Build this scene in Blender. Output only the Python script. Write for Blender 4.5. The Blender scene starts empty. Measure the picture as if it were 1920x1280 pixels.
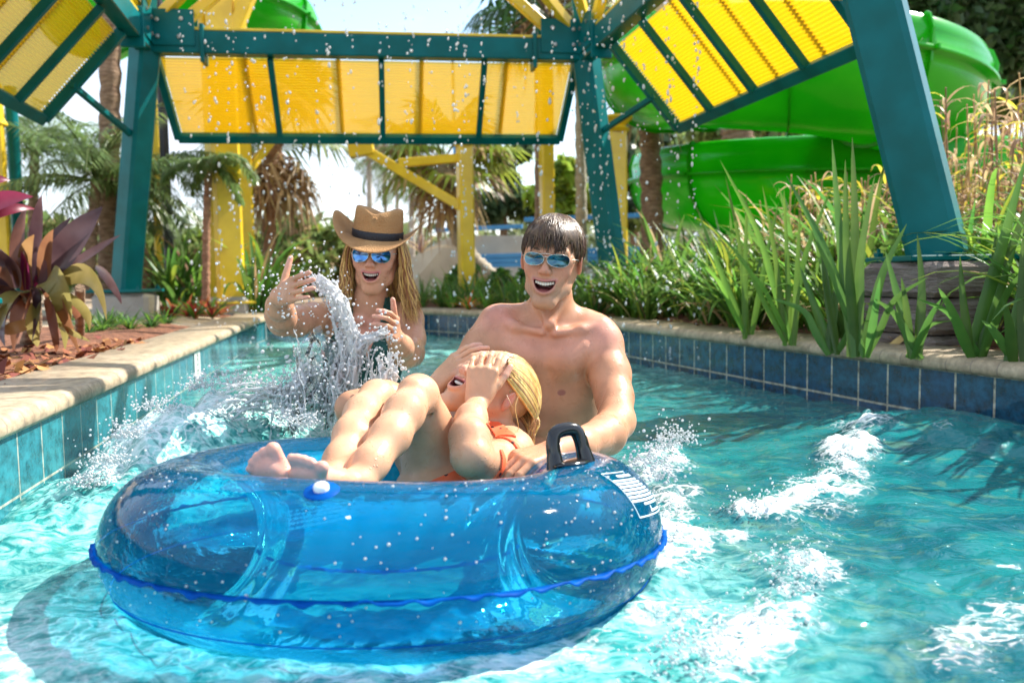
import bpy, bmesh, math, random
import numpy as np
from mathutils import Vector, Matrix
random.seed(7); rng = np.random.default_rng(7)
SC = bpy.context.scene
# ------------------------------------------------------------------ camera
H_CAM = 0.52; PITCH = math.atan(120/1600); ROLL = math.radians(0.9); FPX = 1600.0
_F = Vector((0, math.cos(PITCH), -math.sin(PITCH)))
_R0 = Vector((1, 0, 0)); _U0 = _R0.cross(_F)
_R = _R0*math.cos(ROLL) - _U0*math.sin(ROLL); _U = _U0*math.cos(ROLL) + _R0*math.sin(ROLL)
cam = bpy.data.cameras.new('camera'); cam_o = bpy.data.objects.new('camera', cam)
SC.collection.objects.link(cam_o); SC.camera = cam_o
cam_o.matrix_world = Matrix(((_R.x, _U.x, -_F.x, 0), (_R.y, _U.y, -_F.y, 0), (_R.z, _U.z, -_F.z, H_CAM), (0, 0, 0, 1)))
cam.sensor_width = 36; cam.lens = 30; cam.clip_start = 0.05; cam.clip_end = 2000
cam.dof.use_dof = True; cam.dof.focus_distance = 1.95; cam.dof.aperture_fstop = 3.8
def at(px, py, Y):
    d = _F*FPX + _R*(px-960) - _U*(py-640)
    return Vector((0, 0, H_CAM)) + d*(Y/d.y)
def onz(px, py, z):
    d = _F*FPX + _R*(px-960) - _U*(py-640)
    return Vector((0, 0, H_CAM)) + d*((z-H_CAM)/d.z)
# ------------------------------------------------------------------ world and sun
SUN_EL = math.radians(46); SUN_AZ = math.radians(60)      # azimuth measured from +Y towards +X
w = bpy.data.worlds.new('World'); SC.world = w; w.use_nodes = True
nt = w.node_tree; bg = nt.nodes['Background']
sky = nt.nodes.new('ShaderNodeTexSky'); sky.sky_type = 'NISHITA'; sky.sun_disc = False
sky.sun_elevation = SUN_EL; sky.sun_rotation = SUN_AZ; sky.air_density = 1.2; sky.dust_density = .3
tc = nt.nodes.new('ShaderNodeTexCoord'); mp = nt.nodes.new('ShaderNodeMapping'); mp.inputs['Scale'].default_value = (1.6, 1.6, 4.5)
mp.inputs['Location'].default_value = (0.35, 0.1, 0.2)
n1 = nt.nodes.new('ShaderNodeTexNoise'); n1.inputs['Scale'].default_value = 1.7; n1.inputs['Detail'].default_value = 9; n1.inputs['Roughness'].default_value = .58
cr = nt.nodes.new('ShaderNodeValToRGB'); cr.color_ramp.elements[0].position = .38; cr.color_ramp.elements[1].position = .60
mx = nt.nodes.new('ShaderNodeMix'); mx.data_type = 'RGBA'; mx.inputs['B'].default_value = (4.0, 4.35, 5.0, 1)
nt.links.new(tc.outputs['Generated'], mp.inputs[0]); nt.links.new(mp.outputs[0], n1.inputs['Vector'])
nt.links.new(n1.outputs['Fac'], cr.inputs[0]); nt.links.new(cr.outputs[0], mx.inputs['Factor'])
nt.links.new(sky.outputs[0], mx.inputs['A']); nt.links.new(mx.outputs['Result'], bg.inputs['Color'])
bg.inputs['Strength'].default_value = 0.15
sl = bpy.data.lights.new('sun', 'SUN'); so = bpy.data.objects.new('sun', sl); SC.collection.objects.link(so)
sl.energy = 4.9; sl.angle = math.radians(0.5); sl.color = (1.0, .95, .86)
_sd = Vector((math.sin(SUN_AZ)*math.cos(SUN_EL), math.cos(SUN_AZ)*math.cos(SUN_EL), math.sin(SUN_EL)))
so.rotation_euler = _sd.to_track_quat('Z', 'Y').to_euler()
SC.view_settings.view_transform = 'Standard'; SC.view_settings.look = 'None'; SC.view_settings.gamma = 1
SC.view_settings.exposure = 1.14
SC.render.engine = 'CYCLES'
cy = SC.cycles; cy.use_denoising = True; cy.max_bounces = 10; cy.transparent_max_bounces = 24; cy.transmission_bounces = 6
cy.caustics_reflective = False; cy.caustics_refractive = False; cy.sample_clamp_indirect = 6
# ------------------------------------------------------------------ helpers
COL = SC.collection
def link(o, parent=None):
    COL.objects.link(o)
    if parent is not None: o.parent = parent
    return o
def tag(o, label=None, cat=None, group=None, kind=None):
    for k, v in (('label', label), ('category', cat), ('group', group), ('kind', kind)):
        if v: o[k] = v
    return o
def empty(name, loc=(0, 0, 0), rz=0):
    o = bpy.data.objects.new(name, None); o.location = loc; o.rotation_euler = (0, 0, rz); o.empty_display_size = .1
    return link(o)
class MB:
    """collects polygons; built as one mesh"""
    def __init__(s): s.V = []; s.F = []; s.n = 0; s.UV = []; s.M = []
    def add(s, V, F, m=0, uv=None):
        V = np.asarray(V, float).reshape(-1, 3); F = np.asarray(F, int)
        s.V.append(V); s.F.append(F + s.n); s.M.append(np.full(len(F), m)); s.n += len(V)
        s.UV.append(np.zeros((len(V), 2)) if uv is None else np.asarray(uv, float))
        return s
    def grid(s, P, m=0, uv=None, closeu=False, closev=False):
        """P: (a,b,3) array of points"""
        P = np.asarray(P, float); a, b = P.shape[:2]
        ia = np.arange(a if closeu else a-1); ib = np.arange(b if closev else b-1)
        I, J = np.meshgrid(ia, ib, indexing='ij'); I2 = (I+1) % a; J2 = (J+1) % b
        F = np.stack([I*b+J, I2*b+J, I2*b+J2, I*b+J2], -1).reshape(-1, 4)
        return s.add(P.reshape(-1, 3), F, m, None if uv is None else np.asarray(uv).reshape(-1, 2))
    def box(s, c, size, R=None, m=0, bev=0.0):
        x, y, z = [q/2 for q in size]; b = min(bev, x*.9, y*.9, z*.9)
        if b <= 0:
            V = np.array([(i*x, j*y, k*z) for i in (-1, 1) for j in (-1, 1) for k in (-1, 1)])
            F = [(0, 1, 3, 2), (4, 6, 7, 5), (0, 4, 5, 1), (2, 3, 7, 6), (0, 2, 6, 4), (1, 5, 7, 3)]
        else:
            # octagonal rounded section in xy, bevelled ends
            def ring(k, q, zz):
                return [(x-q, -y+b, zz), (x-q, y-b, zz), (x-b, y-q, zz), (-x+b, y-q, zz), (-x+q, y-b, zz), (-x+q, -y+b, zz), (-x+b, -y+q, zz), (x-b, -y+q, zz)]
            rs = [ring(0, b, -z), ring(1, 0, -z+b), ring(2, 0, z-b), ring(3, b, z)]
            V = np.array([p for r in rs for p in r]); F = []
            for r in range(3):
                for i in range(8): F.append((r*8+i, r*8+(i+1) % 8, (r+1)*8+(i+1) % 8, (r+1)*8+i))
            if R is not None: V = V @ np.array(R.to_3x3()).T if isinstance(R, Matrix) else V @ np.asarray(R).T
            V = V + np.array(c); s.add(V, F, m)
            s.add(V, [tuple(range(7, -1, -1))], m); s.add(V, [tuple(range(24, 32))], m)
            return s
        if R is not None: V = V @ np.array(R.to_3x3()).T if isinstance(R, Matrix) else V @ np.asarray(R).T
        return s.add(V+np.array(c), F, m)
    def beam(s, a, b, w, h, up=(0, 0, 1), m=0, bev=.006, ext=0):
        """bar from a to b, w across, h along up"""
        a = Vector(a); b = Vector(b); d = (b-a); L = d.length; d.normalize(); u = Vector(up); u = (u-d*u.dot(d)).normalized()
        x = u.cross(d) ; R = np.array([[x.x, u.x, d.x], [x.y, u.y, d.y], [x.z, u.z, d.z]])
        return s.box((a+b)/2, (w, h, L+2*ext), R, m, bev)
    def tube(s, P, r, n=10, m=0, cap=True, closed=False):
        P = np.asarray([tuple(p) for p in P], float); k = len(P); r = np.broadcast_to(np.asarray(r, float), (k,))
        T = np.gradient(P, axis=0) if not closed else (np.roll(P, -1, 0)-np.roll(P, 1, 0))
        T /= np.linalg.norm(T, axis=1)[:, None]+1e-9
        ref = np.array([0, 0, 1.]) if abs(T[0, 2]) < .9 else np.array([1., 0, 0])
        N = np.zeros_like(P); N[0] = np.cross(T[0], ref); N[0] /= np.linalg.norm(N[0])
        for i in range(1, k):
            v = N[i-1]-T[i]*np.dot(N[i-1], T[i]); N[i] = v/(np.linalg.norm(v)+1e-9)
        B = np.cross(T, N); a = np.linspace(0, 2*np.pi, n, endpoint=False)
        R = P[:, None, :]+r[:, None, None]*(N[:, None, :]*np.cos(a)[None, :, None]+B[:, None, :]*np.sin(a)[None, :, None])
        s.grid(R, m, closeu=closed, closev=True)
        if cap and not closed:
            s.add(R[0], [tuple(range(n))], m); s.add(R[-1], [tuple(range(n-1, -1, -1))], m)
        return s
    def lathe(s, prof, c=(0, 0, 0), n=24, m=0, R=None):
        a = np.linspace(0, 2*np.pi, n, endpoint=False)
        P = np.array([[(r*np.cos(t), r*np.sin(t), z) for t in a] for r, z in prof])
        if R is not None: P = P @ np.asarray(R).T
        return s.grid(P+np.array(c), m, closev=True)
    def cut(s): s.C = getattr(s, 'C', [0]); s.C.append(len(s.V)); return s
    def build_each(s, name, mats, parent=None, smooth=False):
        """every piece closed by cut() becomes a part of its own"""
        out = []
        for a, b in zip(s.C[:-1], s.C[1:]):
            q = MB(); base = sum(len(v) for v in s.V[:a]); q.V = s.V[a:b]; q.UV = s.UV[a:b]; q.M = s.M[a:b]; q.F = [f-base for f in s.F[a:b]]; out.append(q.build(name, mats, parent, smooth))
        return out
    def build(s, name, mats, parent=None, smooth=False, uv=False, colour=None):
        V = np.concatenate(s.V); me = bpy.data.meshes.new(name)
        tot = []; loops = []; mi = []
        for F, M in zip(s.F, s.M):
            if len(F) == 0: continue
            loops.append(F.reshape(-1)); tot.append(np.full(len(F), F.shape[1])); mi.append(M)
        loops = np.concatenate(loops).astype(np.int32); tot = np.concatenate(tot).astype(np.int32); mi = np.concatenate(mi).astype(np.int32)
        me.vertices.add(len(V)); me.vertices.foreach_set('co', V.astype(np.float32).ravel())
        me.loops.add(len(loops)); me.loops.foreach_set('vertex_index', loops)
        me.polygons.add(len(tot)); st = np.concatenate([[0], np.cumsum(tot)[:-1]]).astype(np.int32)
        me.polygons.foreach_set('loop_start', st); me.polygons.foreach_set('loop_total', tot)
        me.polygons.foreach_set('material_index', mi)
        me.polygons.foreach_set('use_smooth', np.full(len(tot), smooth))
        if uv:
            l = me.uv_layers.new(name='uv'); UV = np.concatenate(s.UV); l.data.foreach_set('uv', UV[loops].astype(np.float32).ravel())
        if colour is not None:
            c = me.color_attributes.new('col', 'FLOAT_COLOR', 'POINT'); cc = np.ones((len(V), 4), np.float32); cc[:, :colour.shape[1]] = colour
            c.data.foreach_set('color', cc.ravel())
        me.update(); me.validate()
        for m in (mats if isinstance(mats, (list, tuple)) else [mats]): me.materials.append(m)
        return link(bpy.data.objects.new(name, me), parent)
def poly(pts, n=40):
    """smooth Catmull-Rom curve through pts"""
    P = [np.array(p, float) for p in pts]; P = [2*P[0]-P[1]]+P+[2*P[-1]-P[-2]]; out = []
    seg = len(P)-3; per = max(2, n//seg)
    for i in range(seg):
        a, b, c, d = P[i:i+4]
        for k in range(per):
            t = k/per; out.append(.5*((2*b)+(c-a)*t+(2*a-5*b+4*c-d)*t*t+(3*b-a-3*c+d)*t**3))
    out.append(P[-2]); return np.array(out)
def hash2(i, j, seed=0):
    n = (i*374761393+j*668265263+seed*974634777) & 0x7fffffff
    n = ((n ^ (n >> 13))*1274126177) & 0x7fffffff
    return ((n ^ (n >> 16)) & 0xffff)/65535.0
def vnoise(x, y, seed=0):
    i = np.floor(x).astype(np.int64); j = np.floor(y).astype(np.int64); u = x-i; v = y-j
    u = u*u*(3-2*u); v = v*v*(3-2*v)
    return ((hash2(i, j, seed)*(1-u)+hash2(i+1, j, seed)*u)*(1-v)+(hash2(i, j+1, seed)*(1-u)+hash2(i+1, j+1, seed)*u)*v)
def fbm(x, y, o=4, seed=0, g=.5):
    a = 1; s = 0; t = 0
    for k in range(o): s = s+a*vnoise(x*2**k+7.3*k, y*2**k+3.1*k, seed+k); t += a; a *= g
    return s/t
# ------------------------------------------------------------------ materials
def pm(name, col, col2=None, scale=8, rough=.5, bump=0., bscale=None, spec=.5, metal=0., sss=0., coat=0., island=0., trans=0., detail=4, coord='Object', stretch=None, transl=0., ramp=(.35, .65)):
    m = bpy.data.materials.new(name); m.use_nodes = True; nt = m.node_tree; b = nt.nodes['Principled BSDF']; L = nt.links.new
    b.inputs['Base Color'].default_value = (*col, 1); b.inputs['Roughness'].default_value = rough; b.inputs['Metallic'].default_value = metal
    b.inputs['Specular IOR Level'].default_value = spec; b.inputs['Coat Weight'].default_value = coat; b.inputs['Coat Roughness'].default_value = .08
    if sss: b.inputs['Subsurface Weight'].default_value = sss; b.inputs['Subsurface Radius'].default_value = (.02, .007, .004)
    if trans: b.inputs['Transmission Weight'].default_value = trans
    src = None
    if col2 is not None or bump:
        tc = nt.nodes.new('ShaderNodeTexCoord'); mp = nt.nodes.new('ShaderNodeMapping'); L(tc.outputs[coord], mp.inputs[0])
        if stretch: mp.inputs['Scale'].default_value = stretch
    if col2 is not None:
        n = nt.nodes.new('ShaderNodeTexNoise'); n.inputs['Scale'].default_value = scale; n.inputs['Detail'].default_value = detail; L(mp.outputs[0], n.inputs['Vector'])
        r = nt.nodes.new('ShaderNodeMapRange'); r.inputs['From Min'].default_value = ramp[0]; r.inputs['From Max'].default_value = ramp[1]; L(n.outputs['Fac'], r.inputs[0])
        x = nt.nodes.new('ShaderNodeMix'); x.data_type = 'RGBA'; x.inputs['A'].default_value = (*col, 1); x.inputs['B'].default_value = (*col2, 1)
        L(r.outputs[0], x.inputs['Factor']); src = x.outputs['Result']
    if island:
        g = nt.nodes.new('ShaderNodeNewGeometry'); hv = nt.nodes.new('ShaderNodeHueSaturation')
        mr = nt.nodes.new('ShaderNodeMapRange'); mr.inputs['To Min'].default_value = 1-island; mr.inputs['To Max'].default_value = 1+island
        mh = nt.nodes.new('ShaderNodeMapRange'); mh.inputs['To Min'].default_value = .5-island*.06; mh.inputs['To Max'].default_value = .5+island*.06
        L(g.outputs['Random Per Island'], mr.inputs[0]); L(g.outputs['Random Per Island'], mh.inputs[0])
        L(mr.outputs[0], hv.inputs['Value']); L(mh.outputs[0], hv.inputs['Hue'])
        if src is not None: L(src, hv.inputs['Color'])
        else: hv.inputs['Color'].default_value = (*col, 1)
        src = hv.outputs[0]
    if src is not None: L(src, b.inputs['Base Color'])
    if bump:
        nb = nt.nodes.new('ShaderNodeTexNoise'); nb.inputs['Scale'].default_value = bscale or scale*4; nb.inputs['Detail'].default_value = 5; L(mp.outputs[0], nb.inputs['Vector'])
        bp = nt.nodes.new('ShaderNodeBump'); bp.inputs['Strength'].default_value = bump; bp.inputs['Distance'].default_value = .02; L(nb.outputs['Fac'], bp.inputs['Height']); L(bp.outputs[0], b.inputs['Normal'])
    if transl:
        t = nt.nodes.new('ShaderNodeBsdfTranslucent'); t.inputs['Color'].default_value = (*[min(1, c*1.6) for c in (col2 or col)], 1)
        if src is not None:
            g2 = nt.nodes.new('ShaderNodeGamma'); g2.inputs[1].default_value = .8; L(src, g2.inputs[0]); L(g2.outputs[0], t.inputs['Color'])
        ms = nt.nodes.new('ShaderNodeMixShader'); ms.inputs[0].default_value = transl; out = nt.nodes['Material Output']
        L(b.outputs[0], ms.inputs[1]); L(t.outputs[0], ms.inputs[2]); L(ms.outputs[0], out.inputs['Surface'])
    return m
M = {}
M['teal'] = pm('teal_paint', (.0, .098, .096), (.0, .135, .145), 5, rough=.38, bump=.03, bscale=30, spec=.16, coat=.02)
M['yellow'] = pm('yellow_paint', (.66, .43, .012), (.80, .55, .02), 5, rough=.35, bump=.03, bscale=20, coat=.2)
M['green'] = pm('green_fibreglass', (.010, .40, .008), (.035, .52, .010), 1.2, rough=.2, coat=.15, spec=.4, bump=.02, bscale=3, transl=.35)
M['steel'] = pm('bolt_steel', (.45, .44, .42), (.3, .28, .25), 60, rough=.35, metal=.9)
M['concrete'] = pm('concrete', (.30, .285, .26), (.42, .40, .36), 5, rough=.9, bump=.5, bscale=60, detail=8)
M['mulch'] = pm('bark_mulch', (.10, .036, .018), (.26, .105, .05), 22, rough=.95, bump=1, bscale=45, detail=8)
M['black'] = pm('black_rubber', (.006, .006, .007), (.012, .012, .012), 10, rough=.16, coat=.2, bump=.05, bscale=40)
M['blackpole'] = pm('black_pole_paint', (.015, .015, .018), rough=.4)
M['bark'] = pm('palm_bark', (.17, .10, .06), (.33, .22, .14), 12, rough=.95, bump=1, bscale=25, stretch=(1, 1, 3))
M['barkred'] = pm('red_palm_bark', (.28, .13, .075), (.42, .22, .13), 9, rough=.95, bump=1, bscale=25, stretch=(1, 1, 3))
M['barkpale'] = pm('pale_palm_bark', (.33, .28, .22), (.47, .41, .34), 9, rough=.9, bump=.6, bscale=25, stretch=(1, 1, 4))
M['blue'] = pm('blue_fence_paint', (.03, .22, .50), (.05, .27, .56), 4, rough=.45)
M['beigewall'] = pm('beige_stucco', (.47, .43, .36), (.56, .52, .44), 3, rough=.9, bump=.3, bscale=60)
def leafmat(n, c, c2=None, isl=.35, tr=.45, rough=.45): return pm(n, c, c2, 6, rough=rough, island=isl, transl=tr)
M['leaf'] = leafmat('strap_leaf', (.075, .20, .018), (.16, .32, .03), rough=.45, tr=.5)
M['leafdark'] = leafmat('dark_leaf', (.025, .085, .018), (.05, .13, .022))
M['leaflime'] = leafmat('lime_leaf', (.22, .32, .025), (.30, .38, .03))
M['leafolive'] = leafmat('olive_leaf', (.13, .19, .045), (.22, .27, .065))
M['leafdry'] = leafmat('dry_leaf', (.34, .20, .10), (.50, .34, .18), isl=.45)
M['leafyellow'] = leafmat('yellow_leaf', (.62, .50, .03), (.70, .58, .05))
M['pine'] = leafmat('pine_needle', (.045, .085, .03), (.08, .12, .045))
M['frond'] = leafmat('frond_leaf', (.10, .17, .045), (.17, .25, .07), rough=.35)
# ------------------------------------------------------------------ river outline
Z_COP = .24; Z_TILE = .19; ZG = .222
RW = poly([(3.34, -3, 0), (2.69, -1, 0), (2.036, 1, 0), (1.38, 3, 0), (.663, 5.2, 0), (.2, 6.5, 0), (-.45, 7.5, 0), (-1.0, 8.1, 0), (-2.1, 8.9, 0), (-4.5, 9.8, 0), (-9, 10.6, 0)], 200)
LW = poly([(-.25, -3, 0), (-.61, -1, 0), (-.97, 1, 0), (-1.33, 3, 0), (-1.69, 5, 0), (-1.98, 6.6, 0), (-2.05, 7.1, 0), (-2.3, 7.7, 0), (-3.4, 8.3, 0), (-5.2, 8.8, 0), (-9, 9.5, 0)], 200)
def normals(P, side):
    T = np.gradient(P, axis=0); T /= np.linalg.norm(T, axis=1)[:, None]
    return np.stack([T[:, 1]*side, -T[:, 0]*side, 0*T[:, 0]], -1)
def arclen(P): return np.concatenate([[0], np.cumsum(np.linalg.norm(np.diff(P, axis=0), axis=1))])
def uvmat(name, tile, mortar, c1, c2, cm, rough, coat=0, du=0., msize=.02, dark=(.5, .5, .5)):
    """tiles laid along the wall: uv.x metres along, uv.y metres up"""
    m = pm(name, c1, rough=rough, coat=coat); nt = m.node_tree; b = nt.nodes['Principled BSDF']; L = nt.links.new
    tc = nt.nodes.new('ShaderNodeTexCoord'); mp = nt.nodes.new('ShaderNodeMapping'); L(tc.outputs['UV'], mp.inputs[0]); mp.inputs['Location'].default_value = (du, 0, 0)
    br = nt.nodes.new('ShaderNodeTexBrick'); br.offset = 0; br.inputs['Scale'].default_value = 1; br.inputs['Brick Width'].default_value = tile[0]; br.inputs['Row Height'].default_value = tile[1]
    br.inputs['Mortar Size'].default_value = msize; br.inputs['Mortar Smooth'].default_value = .15
    br.inputs['Color1'].default_value = (*c1, 1); br.inputs['Color2'].default_value = (*c2, 1); br.inputs['Mortar'].default_value = (*cm, 1); L(mp.outputs[0], br.inputs['Vector'])
    n = nt.nodes.new('ShaderNodeTexNoise'); n.inputs['Scale'].default_value = 22; n.inputs['Detail'].default_value = 6; n.inputs['Roughness'].default_value = .7; L(tc.outputs['UV'], n.inputs['Vector'])
    r = nt.nodes.new('ShaderNodeMapRange'); r.inputs['From Min'].default_value = .38; r.inputs['From Max'].default_value = .62; r.inputs['To Min'].default_value = dark[0]; r.inputs['To Max'].default_value = 1.35; L(n.outputs['Fac'], r.inputs[0])
    v = nt.nodes.new('ShaderNodeVectorMath'); v.operation = 'SCALE'; L(br.outputs['Color'], v.inputs[0]); L(r.outputs[0], v.inputs['Scale'])
    L(v.outputs[0], b.inputs['Base Color'])
    bp = nt.nodes.new('ShaderNodeBump'); bp.inputs['Strength'].default_value = .5; bp.inputs['Distance'].default_value = .003
    mt = nt.nodes.new('ShaderNodeMath'); mt.operation = 'MULTIPLY_ADD'; mt.inputs[1].default_value = -1; L(br.outputs['Fac'], mt.inputs[0]); L(n.outputs['Fac'], mt.inputs[2]); L(mt.outputs[0], bp.inputs['Height']); L(bp.outputs[0], b.inputs['Normal'])
    return m
MT_R = uvmat('shaded_navy_pool_tile', (.152, .152), 0, (.003, .045, .115), (.004, .065, .125), (.46, .43, .33), .16, .4, msize=.0045, dark=(.35,)*3)  # tile colour darkened to stand for the shade side of the right wall
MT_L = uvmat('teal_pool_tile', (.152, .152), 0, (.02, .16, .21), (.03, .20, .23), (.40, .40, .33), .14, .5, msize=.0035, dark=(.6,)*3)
MC = uvmat('coping_stone', (.10, .9), 0, (.34, .26, .17), (.42, .33, .22), (.27, .21, .15), .55, .15, msize=.003, dark=(.72,)*3)
def bank(P, side, name, mt, lab):
    N = normals(P, side); s = arclen(P)   # N points away from the water
    prof = [(.012, Z_TILE), (-.016, Z_TILE), (-.024, Z_TILE+.012), (-.024, Z_TILE+.028), (-.014, Z_TILE+.044), (.006, Z_COP), (.26, Z_COP+.002), (.27, Z_COP-.008), (.27, .1)]
    G = np.array([[P[i]+N[i]*a+np.array([0, 0, z]) for a, z in prof] for i in range(len(P))])
    vv = np.cumsum([0]+[math.hypot(prof[i+1][0]-prof[i][0], prof[i+1][1]-prof[i][1]) for i in range(len(prof)-1)])
    UV = np.array([[(s[i], v+.3) for v in vv] for i in range(len(P))])
    root = empty(name, tuple(P[60])); tag(root, lab, 'pool wall')
    m = MB(); m.grid(G-np.array(P[60]), uv=UV); m.build('coping', MC, root, smooth=True, uv=True)
    zz = [Z_TILE+.001, .0, -.35]
    G = np.array([[P[i]+np.array([0, 0, z]) for z in zz] for i in range(len(P))])
    UV = np.array([[(s[i], z-Z_TILE+.152*4) for z in zz] for i in range(len(P))])
    m = MB(); m.grid(G-np.array(P[60]), uv=UV); m.build('tile_band', mt, root, uv=True)
    return root
bank(RW, 1, 'river_wall', MT_R, 'navy tiled wall with shade put into its colour and pale stone coping below the tall strappy plants')
lbank = bank(LW, -1, 'river_wall', MT_L, 'shiny teal tiled wall with wet stone coping and a depth marker, beside the purple plant')
# depth marker tile, lettering as flat mesh a hair proud of the tiles
def text_mesh(txt, size):
    cu = bpy.data.curves.new('t', 'FONT'); cu.body = txt; cu.size = size; cu.align_x = 'CENTER'; cu.align_y = 'CENTER'; cu.resolution_u = 2
    o = bpy.data.objects.new('t', cu); COL.objects.link(o); dg = bpy.context.evaluated_depsgraph_get(); dg.update()
    me = o.evaluated_get(dg).to_mesh(); V = np.array([tuple(v.co) for v in me.vertices]); F = [tuple(p.vertices) for p in me.polygons]
    o.to_mesh_clear(); bpy.data.objects.remove(o); return V, F
def addpolys(m, V, F, mi=0):
    V = np.asarray(V); base = m.n; m.V.append(V); m.UV.append(np.zeros((len(V), 2))); m.n += len(V)
    for k in sorted({len(f) for f in F}):
        A = np.array([f for f in F if len(f) == k])+base; m.F.append(A); m.M.append(np.full(len(A), mi))
_mk = onz(352, 693, .115); i0 = int(np.argmin(np.abs(LW[:, 1]-4.05)))
for k, yy in enumerate([4.12, 7.05]):
    i0 = int(np.argmin(np.abs(LW[:, 1]-yy))); T = LW[i0+1]-LW[i0]; T /= np.linalg.norm(T); Nn = np.array([T[1], -T[0], 0])
    m = MB(); c = LW[i0]+Nn*.004+np.array([0, 0, Z_TILE-.076])
    def pt(u, v, o=0.): return c+T*u+np.array([0, 0, v])+Nn*o
    m.add([pt(-.074, -.074), pt(.074, -.074), pt(.074, .074), pt(-.074, .074), pt(-.074, -.074, -.003), pt(.074, -.074, -.003), pt(.074, .074, -.003), pt(-.074, .074, -.003)], [(0, 1, 2, 3), (0, 4, 5, 1), (1, 5, 6, 2), (2, 6, 7, 3), (3, 7, 4, 0)])
    for tx, dv, sz in (('3', .028, .085), ('FT', -.038, .055)):
        V, F = text_mesh(tx, sz); addpolys(m, [pt(p[0], p[1]+dv, .002) for p in V], F, 1)
    mk = m.build('depth_marker', [pm('white_tile', (.72, .74, .70), rough=.2), pm('black_lettering', (.02, .02, .02), rough=.4)], lbank)
    mk.matrix_parent_inverse = lbank.matrix_world.inverted() if False else Matrix.Translation(-lbank.location)
# ------------------------------------------------------------------ ground, one sheet with the river cut out of it
bm = bmesh.new()
def loop(P): 
    vs = [bm.verts.new(tuple(p)) for p in P]; return vs, [bm.edges.new((vs[i], vs[(i+1) % len(vs)])) for i in range(len(vs))]
o1 = RW+normals(RW, 1)*.26; o2 = LW+normals(LW, -1)*.26
river = [(p[0], p[1], ZG) for p in o1[::3]]+[(p[0], p[1], ZG) for p in o2[::-3]]
_, e1 = loop(river); _, e2 = loop([(-900, -300, ZG), (900, -300, ZG), (900, 1500, ZG), (-900, 1500, ZG)])
bmesh.ops.triangle_fill(bm, edges=e1+e2, use_beauty=True)
bmesh.ops.recalc_face_normals(bm, faces=bm.faces)
me = bpy.data.meshes.new('ground'); bm.to_mesh(me); bm.free()
MG = pm('ground_soil', (.19, .12, .07), (.34, .26, .17), 1.3, rough=.95, bump=.8, bscale=30, detail=8)
me.materials.append(MG); g = link(bpy.data.objects.new('ground', me)); tag(g, kind='structure')
# bark mulch chips scattered over both banks
def chips(name, area, n, mat, zf, size=(.02, .05), lab=None, flat=.35):
    V = []; F = []; k = 0; P = []
    while len(P) < n:
        x = random.uniform(area[0], area[1]); y = random.uniform(area[2], area[3])
        if zf(x, y) is not None: P.append((x, y, zf(x, y)))
    P = np.array(P); a = rng.uniform(0, 6.28, n); t = rng.normal(0, flat, n); l = rng.uniform(*size, n); wd = l*rng.uniform(.2, .5, n)
    u = np.stack([np.cos(a)*np.cos(t), np.sin(a)*np.cos(t), np.sin(t)], -1); v = np.stack([-np.sin(a), np.cos(a), rng.normal(0, .4, n)], -1)
    up = np.array([0, 0, 1.])
    c = P+up*rng.uniform(0, .018, n)[:, None]
    q = np.stack([c-u*l[:, None]-v*wd[:, None]*.6, c+u*l[:, None]*.8-v*wd[:, None], c+u*l[:, None]+v*wd[:, None]*.7, c-u*l[:, None]*.9+v*wd[:, None]], 1)
    m = MB(); m.add(q.reshape(-1, 3), np.arange(4*n).reshape(-1, 4)); return m
def side_of(P, x, y):
    i = int(np.argmin((P[:, 0]-x)**2+(P[:, 1]-y)**2)); T = P[min(i+1, len(P)-1)]-P[max(i-1, 0)]; d = np.array([x, y, 0])-P[i]
    return T[1]*d[0]-T[0]*d[1], math.hypot(d[0], d[1])      # >0: right of the curve
def zl(x, y):
    s, d = side_of(LW[::4], x, y); return ZG+.004 if s < 0 and d > .28 else None
def zr(x, y):
    s, d = side_of(RW[::4], x, y); return ZG+.004 if s > 0 and d > .28 else None
m = chips('l', (-4, -1.3, 1.2, 4.2), 5200, None, zl); tag(m.build('bark_mulch', pm('bark_chip', (.20, .065, .028), (.36, .14, .06), 4, rough=.9, island=.5)), kind='stuff')
m = chips('r', (-.2, 3.6, 1.2, 8.0), 5200, None, zr, (.02, .055)); tag(m.build('leaf_litter', pm('litter_chip', (.15, .07, .035), (.42, .24, .11), 4, rough=.9, island=.55)), kind='stuff')
# low uneven soil beds give the banks relief
def bed(name, P, side, w0, w1, i0, i1, amp, mat, seed):
    N = normals(P, side); ii = np.arange(i0, i1); ws = np.linspace(w0, w1, 40); G = np.zeros((len(ii), 40, 3))
    for a, i in enumerate(ii):
        G[a] = P[i]+N[i]*ws[:, None]; 
    t = np.linspace(0, 1, 40)[None, :]; z = ZG+.002+amp*np.clip(t*8, 0, 1)*np.clip((1-t)*8, 0, 1)*(.25+fbm(G[..., 0]*2.2, G[..., 1]*2.2, 5, seed))
    G[..., 2] = z-.006*(t < .001)-.01*(t > .999); m = MB(); m.grid(G); return tag(m.build(name, mat, smooth=True), kind='structure')
bed('soil_bed', RW, 1, .262, 4.5, 35, 150, .10, M['mulch'], 3)
bed('mulch_bed', LW, -1, .262, 1.7, 35, 88, .035, M['mulch'], 5)
bed('sand_path', LW, -1, .262, 2.2, 88, 112, .03, pm('pale_sand', (.42, .31, .20), (.52, .41, .28), 6, rough=.95, bump=.6, bscale=60), 9)
bed('far_mulch_bed', LW, -1, .262, 2.2, 112, 150, .05, M['mulch'], 15)
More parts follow.
